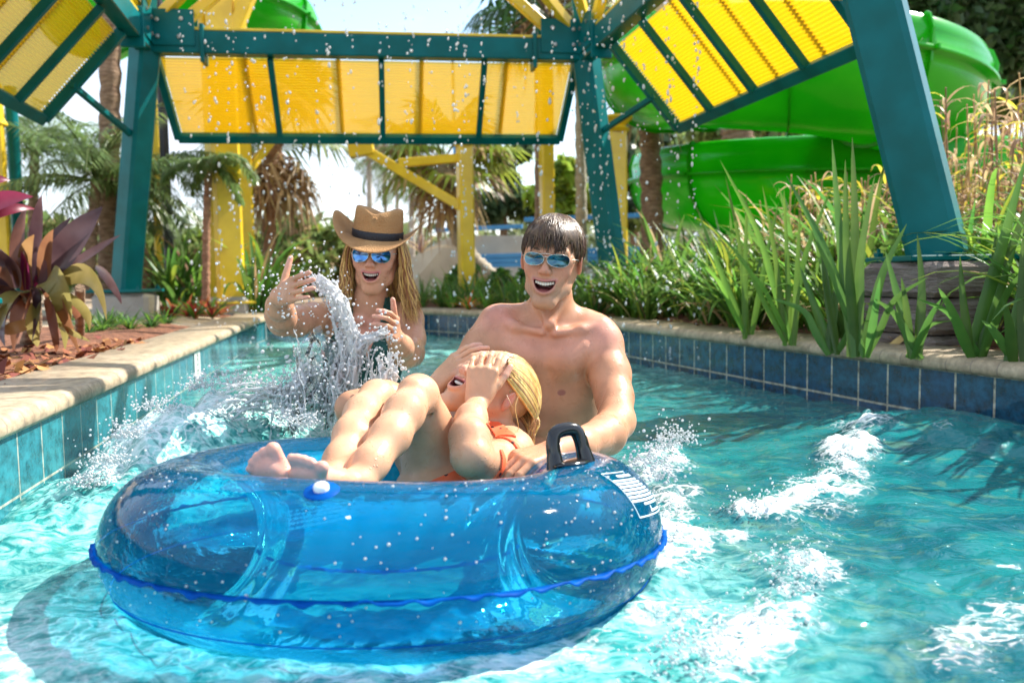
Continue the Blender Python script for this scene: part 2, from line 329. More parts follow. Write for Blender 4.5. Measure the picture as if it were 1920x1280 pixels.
# ------------------------------------------------------------------ inner tube geometry (needed by the water)
TC = Vector((-.231, 1.570, .066)); TR = .370; Tr = .130; TILT = math.radians(-5.5)
TM = Matrix.Translation(TC) @ Matrix.Rotation(TILT, 4, 'X') @ Matrix.Rotation(math.radians(1.2), 4, 'Y')
TMI = np.array(TM.inverted())
def tube_local(p):
    p = np.asarray(p, float); q = p @ TMI[:3, :3].T + TMI[:3, 3]; return q
def TP(phi, th, off=0.):
    """point on the tube skin: phi round the ring (0 = +X), th round the section (0 = outer, pi/2 = top)"""
    r = Tr+off; return TM @ Vector(((TR+r*math.cos(th))*math.cos(phi), (TR+r*math.cos(th))*math.sin(phi), r*math.sin(th)*.98))
# ------------------------------------------------------------------ water surface
rows = np.concatenate([np.linspace(-3, .2, 14), .3*np.exp(np.arange(0, 3.75, .0074))])
U = np.linspace(-1, 1, 620)
Wd = np.where(rows < .25, 3.5, rows*.72+.45); XX = U[None, :]*Wd[:, None]; YY = np.repeat(rows[:, None], len(U), 1)
sh = np.where(rows < .25, 1.2, 0)[:, None]; XX = XX+sh
def line_dist(pts, x, y):
    """distance to a polyline and interpolated 3rd value"""
    best = np.full(x.shape, 9e9); val = np.zeros(x.shape)
    for (ax, ay, av), (bx, by, bv) in zip(pts[:-1], pts[1:]):
        dx, dy = bx-ax, by-ay; t = np.clip(((x-ax)*dx+(y-ay)*dy)/(dx*dx+dy*dy+1e-9), 0, 1)
        d = np.hypot(x-ax-t*dx, y-ay-t*dy); k = d < best; best = np.where(k, d, best); val = np.where(k, av+t*(bv-av), val)
    return best, val
def W0(px, py, v, z=0.): p = onz(px, py, z); return (p.x, p.y, v)
def ripple(x, y):
    a = fbm(x*3.0+.4*y, y*2.2, 3, 11)-.5; b = 1-abs(2*fbm(x*5+1.5*fbm(x*2, y*2, 2, 4), y*9, 4, 21)-1); c = fbm(x*22, y*30, 3, 31)-.5
    return .05*a+.022*(b-.7)+.007*c
def rotv(x, y, a): return x*math.cos(a)+y*math.sin(a), -x*math.sin(a)+y*math.cos(a)
hx, hy = rotv(XX, YY, -.35)
Z = ripple(hx, hy)*np.clip(1.15-YY*.06, .35, 1)
foam = np.zeros_like(Z); pale = np.zeros_like(Z)
# crest thrown up in front of the woman, running left
crest = [(-1.02, 1.78, .02), (-.98, 1.95, .10), (-.90, 2.15, .155), (-.78, 2.38, .20), (-.62, 2.45, .16), (-.42, 2.42, .13), (-.2, 2.38, .05)]
d, v = line_dist(crest, XX, YY); nz = fbm(XX*7, YY*7, 4, 41); g = np.exp(-(d/.17)**2)
Z += v*g*(.55+.9*nz)+.03*g*(fbm(XX*26, YY*26, 3, 43)-.5)
foam = np.maximum(foam, .62*g*np.clip(v*8, 0, 1)); pale = np.maximum(pale, np.exp(-(d/.4)**2))
# breaking ridges on the right
for pts, wd, hh, fo in (
    ([W0(1625, 830, .10), W0(1590, 880, .075), W0(1530, 940, .06), W0(1400, 965, .03)], .06, 1, 1.0),
    ([W0(1400, 960, .03), W0(1370, 990, .02), W0(1400, 1010, .01)], .05, 1, .75),
    ([W0(1500, 985, .03), W0(1505, 1060, .03), W0(1490, 1120, .035), W0(1420, 1180, .035), W0(1330, 1235, .03), W0(1230, 1268, .02)], .05, 1, .8),
    ([W0(1220, 880, .08), W0(1260, 850, .10), W0(1245, 910, .05), W0(1260, 1010, .02), W0(1240, 1090, .02)], .055, 1, .95),
    ([W0(1640, 805, .03), W0(1780, 822, .05), W0(1930, 860, .05)], .10, 1, .25),
    ([W0(1930, 1100, .03), W0(1820, 1150, .02), W0(1760, 1200, .01)], .08, 1, .62),
    ([W0(1700, 855, .01), W0(1790, 845, .01)], .03, 1, .5),
    ([W0(1480, 1075, .01), W0(1600, 1100, .0), W0(1640, 1130, 0)], .03, 1, .3),
    ([W0(1240, 1130, .01), W0(1340, 1080, .0), W0(1440, 1050, 0)], .08, 1, .55)):
    d, v = line_dist(pts, XX, YY); n = fbm(XX*16, YY*16, 4, 51); g = np.exp(-(d/wd)**2)
    n2 = np.clip((fbm(XX*5.5, YY*5.5, 3, 58)-.32)*3.2, 0, 1); g2 = np.exp(-(d/(wd*(.6+1.3*n)))**2); Z += v*.55*g2*(.35+.9*n)*(.4+.6*n2)+.020*g2*fo*(fbm(XX*42, YY*42, 3, 57)-.45); foam = np.maximum(foam, fo*np.exp(-(d/(wd*1.9))**2)*(.05+1.2*n)*(.55+.5*n2))
# swell against the right wall
s = W0(1760, 830, 0); Z += .07*np.exp(-(((XX-s[0])/.45)**2+((YY-s[1])/.3)**2))
# ring of disturbed, aerated water round the tube
tl = tube_local(np.stack([XX, YY, np.zeros_like(XX)], -1)); rr = np.hypot(tl[..., 0], tl[..., 1])
ring = np.exp(-((rr-TR-Tr*.6)/.13)**2); n = fbm(XX*13, YY*13, 4, 61); front = np.clip((1.75-YY)*1.6, 0, 1)
foam = np.maximum(foam, ring*(.15+.75*n)*front); pale = np.maximum(pale, np.exp(-((rr-.45)/.28)**2)*(front*.75+.25))
fl = np.clip((.9-YY)*1.2, 0, 1)*.0+np.exp(-((XX+.75)/.5)**2)*np.exp(-((YY-1.05)/.55)**2)
foam = np.maximum(foam, .50*fl*(.5+.8*fbm(XX*4, YY*4, 3, 71))); pale = np.maximum(pale, .9*fl)
pale = np.maximum(pale, np.exp(-((YY-6.2)/1.9)**2)*.9)          # paler water colour behind the woman
foam = np.maximum(foam, .35*np.exp(-((YY-4.3)/1.2)**2)*fbm(XX*3, YY*3, 3, 5))
Z += ring*.012*(fbm(XX*30, YY*30, 3, 63)-.5)
# dip under the tube so that its skin, not the water, is what one sees through it
und = Tr**2-(rr-TR)**2; bot = np.where(und > 0, -np.sqrt(np.maximum(und, 0))*.98, 9)
tn = np.array(TM)[:3, :3]
bz = TC.z+(XX-TC.x)*tn[2, 0]+(YY-TC.y)*tn[2, 1]+bot-.006
Z = np.where(und > 0, np.minimum(Z, bz), Z)
inner = rr < TR; Z = np.where(inner & (und <= 0), np.minimum(Z, -.02), Z)
# keep the water inside the walls from poking over the banks
def sdist(P):
    out = np.full(XX.shape, 9e9); sg = np.zeros(XX.shape); Q = P[::5]
    for i in range(len(Q)-1):
        a, b = Q[i], Q[i+1]; dx, dy = b[0]-a[0], b[1]-a[1]; t = np.clip(((XX-a[0])*dx+(YY-a[1])*dy)/(dx*dx+dy*dy), 0, 1)
        px, py = XX-a[0]-t*dx, YY-a[1]-t*dy; d = np.hypot(px, py); k = d < out; out = np.where(k, d, out); sg = np.where(k, np.sign(dy*px-dx*py), sg)
    return out*sg
dR = sdist(RW); dL = -sdist(LW); outd = np.maximum(dR, dL)
Z = np.where(outd > .01, np.minimum(Z, .12), Z)
wm = MB(); wm.grid(np.stack([XX, YY, Z], -1))
col = np.stack([foam.ravel(), pale.ravel(), np.clip(Z.ravel()*5+.5, 0, 1)], -1)
mw = bpy.data.materials.new('pool_water'); mw.use_nodes = True; nt = mw.node_tree; b = nt.nodes['Principled BSDF']; L = nt.links.new
at_ = nt.nodes.new('ShaderNodeAttribute'); at_.attribute_name = 'col'; sp = nt.nodes.new('ShaderNodeSeparateColor'); L(at_.outputs['Color'], sp.inputs[0])
tc = nt.nodes.new('ShaderNodeTexCoord'); mp = nt.nodes.new('ShaderNodeMapping'); L(tc.outputs['Object'], mp.inputs[0]); mp.inputs['Scale'].default_value = (1, 1.5, 1); mp.inputs['Rotation'].default_value = (0, 0, .35)
def NZ(sc, det=5, dist=0., rg=.5, vec=None):
    n = nt.nodes.new('ShaderNodeTexNoise'); n.inputs['Scale'].default_value = sc; n.inputs['Detail'].default_value = det; n.inputs['Distortion'].default_value = dist; n.inputs['Roughness'].default_value = rg
    L(vec or mp.outputs[0], n.inputs['Vector']); return n.outputs['Fac']
def MA(op, a, b_=None, c=None, clamp=False):
    n = nt.nodes.new('ShaderNodeMath'); n.operation = op; n.use_clamp = clamp
    for i, x in enumerate((a, b_, c)):
        if x is None: continue
        if isinstance(x, (int, float)): n.inputs[i].default_value = x
        else: L(x, n.inputs[i])
    return n.outputs[0]
def SS(x, a, b_):
    n = nt.nodes.new('ShaderNodeMapRange'); n.interpolation_type = 'SMOOTHSTEP'; n.inputs['From Min'].default_value = a; n.inputs['From Max'].default_value = b_; L(x, n.inputs[0]); return n.outputs[0]
def MIX(f, a, b_):
    n = nt.nodes.new('ShaderNodeMix'); n.data_type = 'RGBA'
    for k, x in (('Factor', f), ('A', a), ('B', b_)):
        if isinstance(x, tuple): n.inputs[k].default_value = (*x, 1)
        elif isinstance(x, float): n.inputs[k].default_value = x
        else: L(x, n.inputs[k])
    return n.outputs['Result']
big = NZ(3.2, 4, 1.2); mid = NZ(14, 5, 1.5, .6)
deep = MIX(SS(big, .35, .65), (.0, .080, .105), (.004, .155, .165))
tan_refl = MIX(MA('MULTIPLY', SS(NZ(7, 4, 2.5), .55, .68), .5), deep, (.10, .20, .12))  # tan reflections of the plants, painted into the water colour
palec = MIX(SS(mid, .35, .62), (.04, .38, .34), (.28, .62, .57))
c1 = MIX(MA('MULTIPLY', sp.outputs[1], MA('ADD', SS(mid, .3, .7), .35), None, True), tan_refl, palec)
# stringy foam: thin walls of distorted cells, filling up where the foam is dense
vor = nt.nodes.new('ShaderNodeTexVoronoi'); vor.feature = 'DISTANCE_TO_EDGE'; vor.inputs['Scale'].default_value = 26
dn = nt.nodes.new('ShaderNodeTexNoise'); dn.inputs['Scale'].default_value = 9; dn.inputs['Detail'].default_value = 4; L(mp.outputs[0], dn.inputs['Vector'])
vm = nt.nodes.new('ShaderNodeVectorMath'); vm.operation = 'MULTIPLY_ADD'; vm.inputs[1].default_value = (.16, .16, .16); L(dn.outputs['Color'], vm.inputs[0]); L(mp.outputs[0], vm.inputs[2]); L(vm.outputs[0], vor.inputs['Vector'])
cell = MA('SUBTRACT', 1.0, SS(vor.outputs['Distance'], .0, .22)); fine = NZ(55, 6, .6, .7)
fsum = MA('ADD', MA('MULTIPLY', sp.outputs[0], 1.15), MA('ADD', MA('MULTIPLY', cell, .20), MA('MULTIPLY', fine, .72)))
fm = SS(fsum, .84, 1.34)
base = MIX(MA('MULTIPLY', fm, .93), c1, (.86, .93, .92)); L(base, b.inputs['Base Color'])
L(MA('ADD', MA('MULTIPLY', fm, .45), .03), b.inputs['Roughness']); b.inputs['IOR'].default_value = 1.33; b.inputs['Specular IOR Level'].default_value = .5
b.inputs['Subsurface Weight'].default_value = .0
bp = nt.nodes.new('ShaderNodeBump'); bp.inputs['Strength'].default_value = .42; bp.inputs['Distance'].default_value = .02
hh = MA('ADD', MA('MULTIPLY', NZ(11, 3, 1.6), .95), MA('ADD', MA('MULTIPLY', NZ(60, 4, .8), .22), MA('MULTIPLY', fsum, MA('MULTIPLY', fm, .5)))); L(hh, bp.inputs['Height']); L(bp.outputs[0], b.inputs['Normal'])
wo = wm.build('river_water', mw, smooth=True, colour=col); tag(wo, kind='structure')
# ------------------------------------------------------------------ inner tube
def vinyl(name, T, diff, rough=.04, dmix=.22, edge=None):
    m = bpy.data.materials.new(name); m.use_nodes = True; nt = m.node_tree; nt.nodes.remove(nt.nodes['Principled BSDF']); L = nt.links.new; out = nt.nodes['Material Output']
    lw = nt.nodes.new('ShaderNodeLayerWeight'); lw.inputs[0].default_value = .2
    tr = nt.nodes.new('ShaderNodeBsdfTransparent')
    mc = nt.nodes.new('ShaderNodeMix'); mc.data_type = 'RGBA'; mc.inputs['A'].default_value = (*T, 1); mc.inputs['B'].default_value = (*(edge or [q*.88 for q in T]), 1); L(lw.outputs['Facing'], mc.inputs['Factor']); L(mc.outputs['Result'], tr.inputs[0])
    df = nt.nodes.new('ShaderNodeBsdfDiffuse'); df.inputs[0].default_value = (*diff, 1); tl = nt.nodes.new('ShaderNodeBsdfTranslucent'); tl.inputs[0].default_value = (*diff, 1)
    a = nt.nodes.new('ShaderNodeMixShader'); a.inputs[0].default_value = .72; L(df.outputs[0], a.inputs[1]); L(tl.outputs[0], a.inputs[2])
    b = nt.nodes.new('ShaderNodeMixShader'); b.inputs[0].default_value = dmix; L(tr.outputs[0], b.inputs[1]); L(a.outputs[0], b.inputs[2])
    gl = nt.nodes.new('ShaderNodeBsdfGlossy'); gl.inputs['Roughness'].default_value = rough; fr = nt.nodes.new('ShaderNodeFresnel'); fr.inputs[0].default_value = 1.27
    tc = nt.nodes.new('ShaderNodeTexCoord'); n = nt.nodes.new('ShaderNodeTexNoise'); n.inputs['Scale'].default_value = 9; n.inputs['Detail'].default_value = 3; L(tc.outputs['Object'], n.inputs['Vector'])
    n2 = nt.nodes.new('ShaderNodeTexNoise'); n2.inputs['Scale'].default_value = 140; n2.inputs['Detail'].default_value = 2; L(tc.outputs['Object'], n2.inputs['Vector'])
    r2 = nt.nodes.new('ShaderNodeMapRange'); r2.inputs['From Min'].default_value = .62; r2.inputs['From Max'].default_value = .72; L(n2.outputs['Fac'], r2.inputs[0])
    ad = nt.nodes.new('ShaderNodeMath'); ad.operation = 'MULTIPLY_ADD'; ad.inputs[1].default_value = .12; L(r2.outputs[0], ad.inputs[0]); L(n.outputs['Fac'], ad.inputs[2])
    bp = nt.nodes.new('ShaderNodeBump'); bp.inputs['Strength'].default_value = .5; bp.inputs['Distance'].default_value = .008; L(ad.outputs[0], bp.inputs['Height']); L(bp.outputs[0], gl.inputs['Normal']); L(bp.outputs[0], fr.inputs['Normal'])
    c = nt.nodes.new('ShaderNodeMixShader'); L(fr.outputs[0], c.inputs[0]); L(b.outputs[0], c.inputs[1]); L(gl.outputs[0], c.inputs[2]); L(c.outputs[0], out.inputs['Surface'])
    return m
M['vinyl'] = vinyl('blue_vinyl', (.28, .90, 1.0), (.0, .52, 1.0), dmix=.34)
M['seam'] = pm('blue_vinyl_seam', (.0, .11, .50), (.0, .17, .62), 30, rough=.5, spec=.1, transl=.5)
tube_root = empty('inner_tube', tuple(TC)); tag(tube_root, 'large transparent blue inflatable river tube with black handle floating in the foreground', 'inner tube')
def tchild(m, name, mats, smooth=True):
    m.V = [v-np.array(TC) for v in m.V]; return m.build(name, mats, tube_root, smooth=smooth)
nphi, nth = 220, 72
ph = np.linspace(0, 2*np.pi, nphi, endpoint=False); th = np.linspace(0, 2*np.pi, nth, endpoint=False)
PH, TH = np.meshgrid(ph, th, indexing='ij')
wr = .0022*np.sin(PH*26+3*np.sin(TH*2))*np.clip(-np.cos(TH), 0, 1)**2+.0035*np.sin(3*PH+1)*np.sin(TH)
rad = Tr+wr; LX = (TR+rad*np.cos(TH))*np.cos(PH); LY = (TR+rad*np.cos(TH))*np.sin(PH); LZ = rad*np.sin(TH)*.98
pw = (PH+math.pi) % (2*math.pi)-math.pi; dent = np.exp(-((pw-1.0)/.42)**2); LZ = np.where(LZ > -.03, -.03+(LZ+.03)*(1-.62*dent), LZ)      # squashed under her shoulders
G = np.stack([LX, LY, LZ], -1) @ np.array(TM)[:3, :3].T+np.array(TM)[:3, 3]
m = MB(); m.grid(G, closeu=True, closev=True); tchild(m, 'tube_body', M['vinyl'])
# outer welded seam: a frilled flange round the equator; inner seams on the hole side
def flange(th0, w, amp, freq, name, thick=.0022):
    P = []
    for i in range(480):
        a = 2*math.pi*i/480; fr = amp*(math.sin(a*freq)+.6*math.sin(a*freq*1.7+1)+.5*math.sin(a*freq*.37))
        row = []
        for off, dz in ((0, thick), (w, thick*.6), (w, -thick*.6), (0, -thick)):
            row.append(TP(a, th0+(dz+fr*off/w)/Tr, off))
        P.append(row)
    m = MB(); m.grid(np.array(P), closeu=True, closev=True); return tchild(m, name, M['seam'])
flange(-.06, .009, .0028, 58, 'outer_seam'); flange(math.pi+.25, .010, .002, 50, 'inner_seam')
# faint panel line lower on the near side and the inner stay wall
m = MB(); m.tube([TP(a, -.62, .0008) for a in np.linspace(0, 2*math.pi, 160, endpoint=False)], .0011, 5, closed=True); tchild(m, 'weld_line', M['seam'])
# handle
hp = TP(-.43, math.pi/2+.12); hp = hit = None
def hitray(px, py):
    d = _F*FPX+_R*(px-960)-_U*(py-640); d.normalize(); o = Vector((0, 0, H_CAM)); t = .8; best = (9, None)
    for _ in range(400):
        p = o+d*t; q = TMI @ np.array([p.x, p.y, p.z, 1]); r = math.hypot(q[0], q[1]); s = math.hypot(r-TR, q[2]/.98)-Tr
        if s < best[0]: best = (s, (math.atan2(q[1], q[0]), math.atan2(q[2]/.98, r-TR)))
        if s < .0004: return best[1]
        t += max(.0004, s*.9)
        if t > 4: return best[1]
    return math.atan2(q[1], q[0]), math.atan2(q[2]/.98, r-TR)
def handle(phi, th0, parent_dir=1):
    c = TP(phi, th0); n = (TP(phi, th0, .05)-c).normalized(); t = (TP(phi+.05, th0)-TP(phi-.05, th0)).normalized()*.45+Vector((.9, .1, 0)); t = (t-n*t.dot(n)).normalized(); s = n.cross(t)
    m = MB(); hw = .030
    P = [c-t*hw*1.05+n*-.004, c-t*hw+n*.018, c-t*hw*.93+n*.040, c-t*hw*.66+n*.056, c+n*.060, c+t*hw*.66+n*.056, c+t*hw*.93+n*.040, c+t*hw+n*.018, c+t*hw*1.05+n*-.004]
    Q = poly([tuple(p) for p in P], 40); m.tube(Q, np.interp(np.arange(len(Q)), [0, 6, len(Q)/2, len(Q)-7, len(Q)-1], [.0165, .0130, .0125, .0130, .0165]), 14)
    hd = tchild(m, 'handle', M['black'])
    m = MB(); PR = []
    for k, (a, off) in enumerate([(1.0, .0008), (.97, .004), (.75, .006), (.3, .007), (.02, .007)]):
        ring = []
        for i in range(40):
            u = 2*math.pi*i/40; ring.append(TP(phi+a*.155*math.cos(u)*(.36/TR), th0+a*.033/Tr*math.sin(u)*1.0, off))
        PR.append(ring)
    m.grid(np.array(PR), closev=True); tchild(m, 'handle_patch', M['black'])
ha = hitray(1070, 868); handle(ha[0], ha[1])
# printed marks: white lettering-like caution block and the framed bar print on the right shoulder
M['print'] = pm('white_print', (.72, .84, .90), rough=.35)
def strip(m, pts, wdt, off=.0012):
    """thin printed line through (phi,th) points"""
    P = [TP(a, b_, off) for a, b_ in pts]; n = len(P); rows_ = []
    for i in range(n):
        T = (P[min(i+1, n-1)]-P[max(i-1, 0)]).normalized(); N = (TP(*pts[i], .05)-P[i]).normalized(); S = T.cross(N)*wdt/2
        rows_.append([P[i]-S, P[i]+S])
    m.grid(np.array(rows_))
def lerp2(a, b_, t): return (a[0]+(b_[0]-a[0])*t, a[1]+(b_[1]-a[1])*t)
q00, q10, q11, q01 = [hitray(*p) for p in ((1127, 889), (1199, 970), (1236, 952), (1168, 884))]      # frame corners
def Q4(u, v): return lerp2(lerp2(q00, q10, u), lerp2(q01, q11, u), v)
m = MB()
def ln(u0, v0, u1, v1, w): strip(m, [Q4(u0+(u1-u0)*k/8, v0+(v1-v0)*k/8) for k in range(9)], w)
ln(0, 0, 1, 0, .0016); ln(0, 0, 0, 1, .002); ln(1, 0, 1, 1, .002); ln(.12, .35, .12, 1, .006)
for k in range(8): ln(.24+k*.078, .02 if k != 7 else .3, .24+k*.078, .98, .0042)
ln(.84, .45, .93, .45, .005); ln(.93, .4, .93, .8, .004)
tchild(m, 'printed_emblem', M['print'])
a00, a10, a11, a01 = [hitray(*p) for p in ((543, 992), (664, 968), (668, 938), (543, 958))]
def Q5(u, v): return lerp2(lerp2(a00, a10, u), lerp2(a01, a11, u), v)
m = MB(); rs = random.Random(5)
for r, (u1, gap) in enumerate([(.95, .03), (.86, .03), (.86, .03), (.80, .03), (1, .06)]):
    v = .02+r*.235; u = 0
    while u < u1:
        l = rs.uniform(.03, .10); strip(m, [Q5(u+(min(u+l, u1)-u)*k/3, v) for k in range(4)], .0042 if r in (1, 2) else .003); u += l+gap*.6
strip(m, [Q5(k/8*.95, -.06) for k in range(9)], .0012); strip(m, [Q5(0, k/4) for k in range(5)], .0012)
tchild(m, 'printed_warning', M['print'])
# valve
hv = hitray(603, 921); m = MB(); c = TP(*hv); n = (TP(*hv, .05)-c).normalized(); R = n.to_track_quat('Z', 'Y').to_matrix()
m.lathe([(0.026, .0005), (.024, .003), (.0, .004)], c, 24, R=R); m.lathe([(.011, .003), (.011, .009), (.009, .012), (.0, .0125)], c, 16, R=R, m=1)
tchild(m, 'valve', [M['seam'], pm('white_valve_plastic', (.78, .80, .84), rough=.3)])
# ------------------------------------------------------------------ shade pavilion over the river
def slat_mat():
    m = bpy.data.materials.new('yellow_corrugated_sheet'); m.use_nodes = True; nt = m.node_tree; b = nt.nodes['Principled BSDF']; L = nt.links.new; out = nt.nodes['Material Output']
    b.inputs['Base Color'].default_value = (.80, .56, .008, 1); b.inputs['Roughness'].default_value = .3
    t = nt.nodes.new('ShaderNodeBsdfTranslucent'); t.inputs[0].default_value = (.90, .60, .01, 1)
    a = nt.nodes.new('ShaderNodeMixShader'); a.inputs[0].default_value = .40; L(b.outputs[0], a.inputs[1]); L(t.outputs[0], a.inputs[2])
    tr = nt.nodes.new('ShaderNodeBsdfTransparent'); tr.inputs[0].default_value = (1, .86, .40, 1)
    c = nt.nodes.new('ShaderNodeMixShader'); c.inputs[0].default_value = .16; L(a.outputs[0], c.inputs[1]); L(tr.outputs[0], c.inputs[2]); L(c.outputs[0], out.inputs['Surface'])
    return m
M['sheet'] = slat_mat()
PB = {'L': at(236, 548, 6.5), 'M': at(1149, 500, 7.0), 'R': at(1762, 490, 3.4)}
PT = {'L': at(272, 88, 6.5), 'M': at(1097, 92, 7.0), 'R': at(1640, 0, 3.52)}
d = (PT['R']-PB['R']); PT['R'] = PB['R']+d*((2.30-PB['R'].z)/d.z)
cx = (PT['R']-PT['M']); PT['Q'] = PT['L']+cx*1.0; PT['Q'].z = 2.3; PB['Q'] = PB['L']+(PB['R']-PB['M']); PB['Q'].z = PB['L'].z
ZB = 2.31
pav = empty('shade_pavilion', (0, 0, 0)); tag(pav, 'teal steel pavilion with slanting yellow corrugated awnings straddling the river', 'pavilion')
C0 = sum((PT[k] for k in 'LMRQ'), Vector())/4
for k in 'LMRQ':
    a, b_ = PB[k], PT[k]; dr = (b_-a).normalized(); topz = b_+dr*.95
    w = {'L': .175, 'M': .18, 'R': .205, 'Q': .2}[k]
    m = MB(); up = Vector((C0.x-a.x, C0.y-a.y, 0)).normalized(); m.beam(a, b_+dr*.12, w, w, up=up, bev=.022)
    m.box(a+Vector((0, 0, .011)), (.42, .42, .022), bev=.004)
    m.build('post', M['teal'], pav)
    mb = MB()
    for sx in (-1, 1):
        for sy in (-1, 1): mb.lathe([(.02, 0), (.02, .018), (.008, .02), (.008, .035), (0, .035)], a+Vector((sx*.17, sy*.17, .022)), 6).cut()
    mb.build_each('anchor_bolt', M['teal'], pav)
    m = MB(); m.beam(b_+dr*.12, topz, .09, .09, up=up, bev=.008); m.build('upper_post', M['teal'], pav)
PN = {}
for k, (s0, s1, i0, i1) in {'back': ('L', 'M', .09, .10), 'right': ('M', 'R', .62, .55), 'front': ('R', 'Q', .3, .3), 'left': ('Q', 'L', .55, .62)}.items():
    A = PT[s0].copy(); B = PT[s1].copy(); A.z = B.z = ZB
    if k == 'back': A.z = at(300, 80, 6.5).z; B.z = at(1095, 97, 7).z
    e = (B-A).normalized(); o = Vector((-e.y, e.x, 0)).normalized()
    if o.dot(C0-A) > 0: o = -o
    m = MB(); m.beam(A, B, .12, .165, bev=.008); m.build('beam', M['teal'], pav)
    m = MB(); m.beam(A+e*.25+Vector((0, 0, .098))-o*.02, B-e*.25+Vector((0, 0, .098))-o*.02, .06, .02, bev=.002); m.build('beam_cap', M['yellow'], pav)
    # gusset plates with bolts at both ends, short hanging lugs, yellow struts rising from the gussets
    m = MB(); bo = MB(); yl = MB()
    for P, s in ((A, 1), (B, -1)):
        for q in (-1, 1):
            pl = P+e*s*.20+o*q*.066+Vector((0, 0, .10)); m.box(pl, (.34, .012, .26), Matrix(((e.x, o.x, 0), (e.y, o.y, 0), (0, 0, 1)))).cut()
            for bx, bz in ((-.09, -.07), (-.09, .05), (.06, -.07), (.08, .06)):
                c = pl+e*s*bx+Vector((0, 0, bz)); R = (o*q).to_track_quat('Z', 'Y').to_matrix(); bo.lathe([(.016, .006), (.016, .016), (.0, .018)], c, 6, R=R).cut()
        m.beam(P+e*s*.42+Vector((0, 0, .13)), P+e*s*.42+Vector((0, 0, -.15)), .03, .16, up=o, bev=.004).cut()
        yl.beam(P+e*s*.30+Vector((0, 0, .17)), P+e*s*1.05+Vector((0, 0, .80)), .07, .08, bev=.006).cut()
        yl.beam(P-o*.10+Vector((0, 0, .17)), P-o*.95+e*s*.5+Vector((0, 0, .85)), .07, .08, bev=.006).cut()
    m.build_each('gusset', M['teal'], pav); bo.build_each('bolt', M['steel'], pav); yl.build_each('yellow_strut', M['yellow'], pav)
    if k == 'front': continue
    # awning: sheet, frame, dividers, under-bars
    out, drop = .52, (.52 if k == 'back' else .60); Lp = (B-A).length-i0-i1; O = A+e*i0+Vector((0, 0, -.09))+o*.03
    v = (o*out+Vector((0, 0, -drop))); vl = v.length; vh = v/vl; n = e.cross(vh); n = n if n.z > 0 else -n
    tp = .03 if k == 'back' else .0
    nv = int(vl/.0245*8); ts = np.linspace(.03, vl-.03, nv); us = np.linspace(.0, 1, 5); G = []
    for u in us:
        G.append([O+e*(u*(Lp-2*tp*t/vl)+tp*t/vl)+vh*t+n*(.032+.0100*math.sin(2*math.pi*t/.0245)) for t in ts])
    aw = MB(); aw.grid(np.array(G)); awo = aw.build('awning_sheet', M['sheet'], pav, smooth=True)
    fr = MB()
    fr.beam(O+vh*vl+e*tp-e*.03, O+vh*vl+e*(Lp-tp)+e*.03, .075, .055, up=n, bev=.005)
    fr.beam(O-e*.03, O+vh*vl+e*tp-e*.03, .055, .07, up=n, bev=.005, ext=.0); fr.beam(O+e*Lp+e*.03, O+vh*vl+e*(Lp-tp)+e*.03, .055, .07, up=n, bev=.005)
    fr.build('awning_frame', M['teal'], awo)
    for q in (.255, .52, .775):
        dv = MB(); dv.beam(O+e*Lp*q-n*.01, O+vh*(vl-.03)+e*(Lp*q)-n*.01, .045, .05, up=n, bev=.004); dv.build('divider', M['teal'], awo)
    yb = MB()
    for q in (.195, .415, .62, .835): yb.beam(O+e*Lp*q+n*.052, O+vh*(vl-.03)+e*(Lp*q)+n*.052, .035, .03, up=n, bev=.003).cut()
    yb.build_each('batten', M['yellow'], awo)
    for s, q0 in ((PT[s0], .0), (PT[s1], 1.0)):
        if k in ('right', 'left'):
            p = O+e*Lp*q0+vh*vl*.62; dd = (PB[s0 if q0 == 0 else s1]-s).normalized(); t = s+dd*((ZB-p.z+.22)/abs(dd.z))
            st = MB(); st.beam(p, t, .04, .04, bev=.004); st.build('stay', M['teal'], pav)
# plinths under the visible posts
def plinth(pt, w, z0, lab, mat, boards=False, rz=0.):
    c = (pt.x, pt.y); m = MB(); R = Matrix.Rotation(rz, 3, 'Z')
    if boards:
        hgt = pt.z-z0; k = 3
        for i in range(k): m.box((c[0], c[1], z0+hgt*(i+.5)/k), (w-.012*(k-1-i), w-.012*(k-1-i), hgt/k-.006), R, bev=.02)
    else: m.box((c[0], c[1], (z0+pt.z)/2-.002), (w, w*.9, pt.z-z0-.004), R, bev=.03)
    o = m.build('plinth', mat); tag(o, lab, 'plinth')
    return o
plinth(PB['L'], .40, .12, 'square grey concrete plinth under the left teal post', M['concrete'], rz=.15)
plinth(PB['M'], .42, .12, 'grey concrete plinth hidden by leaves under the middle teal post', M['concrete'])
plinth(PB['R'], .46, .14, 'weathered greyish brown stone plinth under the big right teal post', pm('weathered_stone', (.15, .11, .10), (.27, .22, .20), 6, rough=.95, bump=1, bscale=22, stretch=(1, 1, 5)), True, .25)
plinth(PB['Q'], .40, .12, 'grey concrete plinth under the near left teal post', M['concrete'])
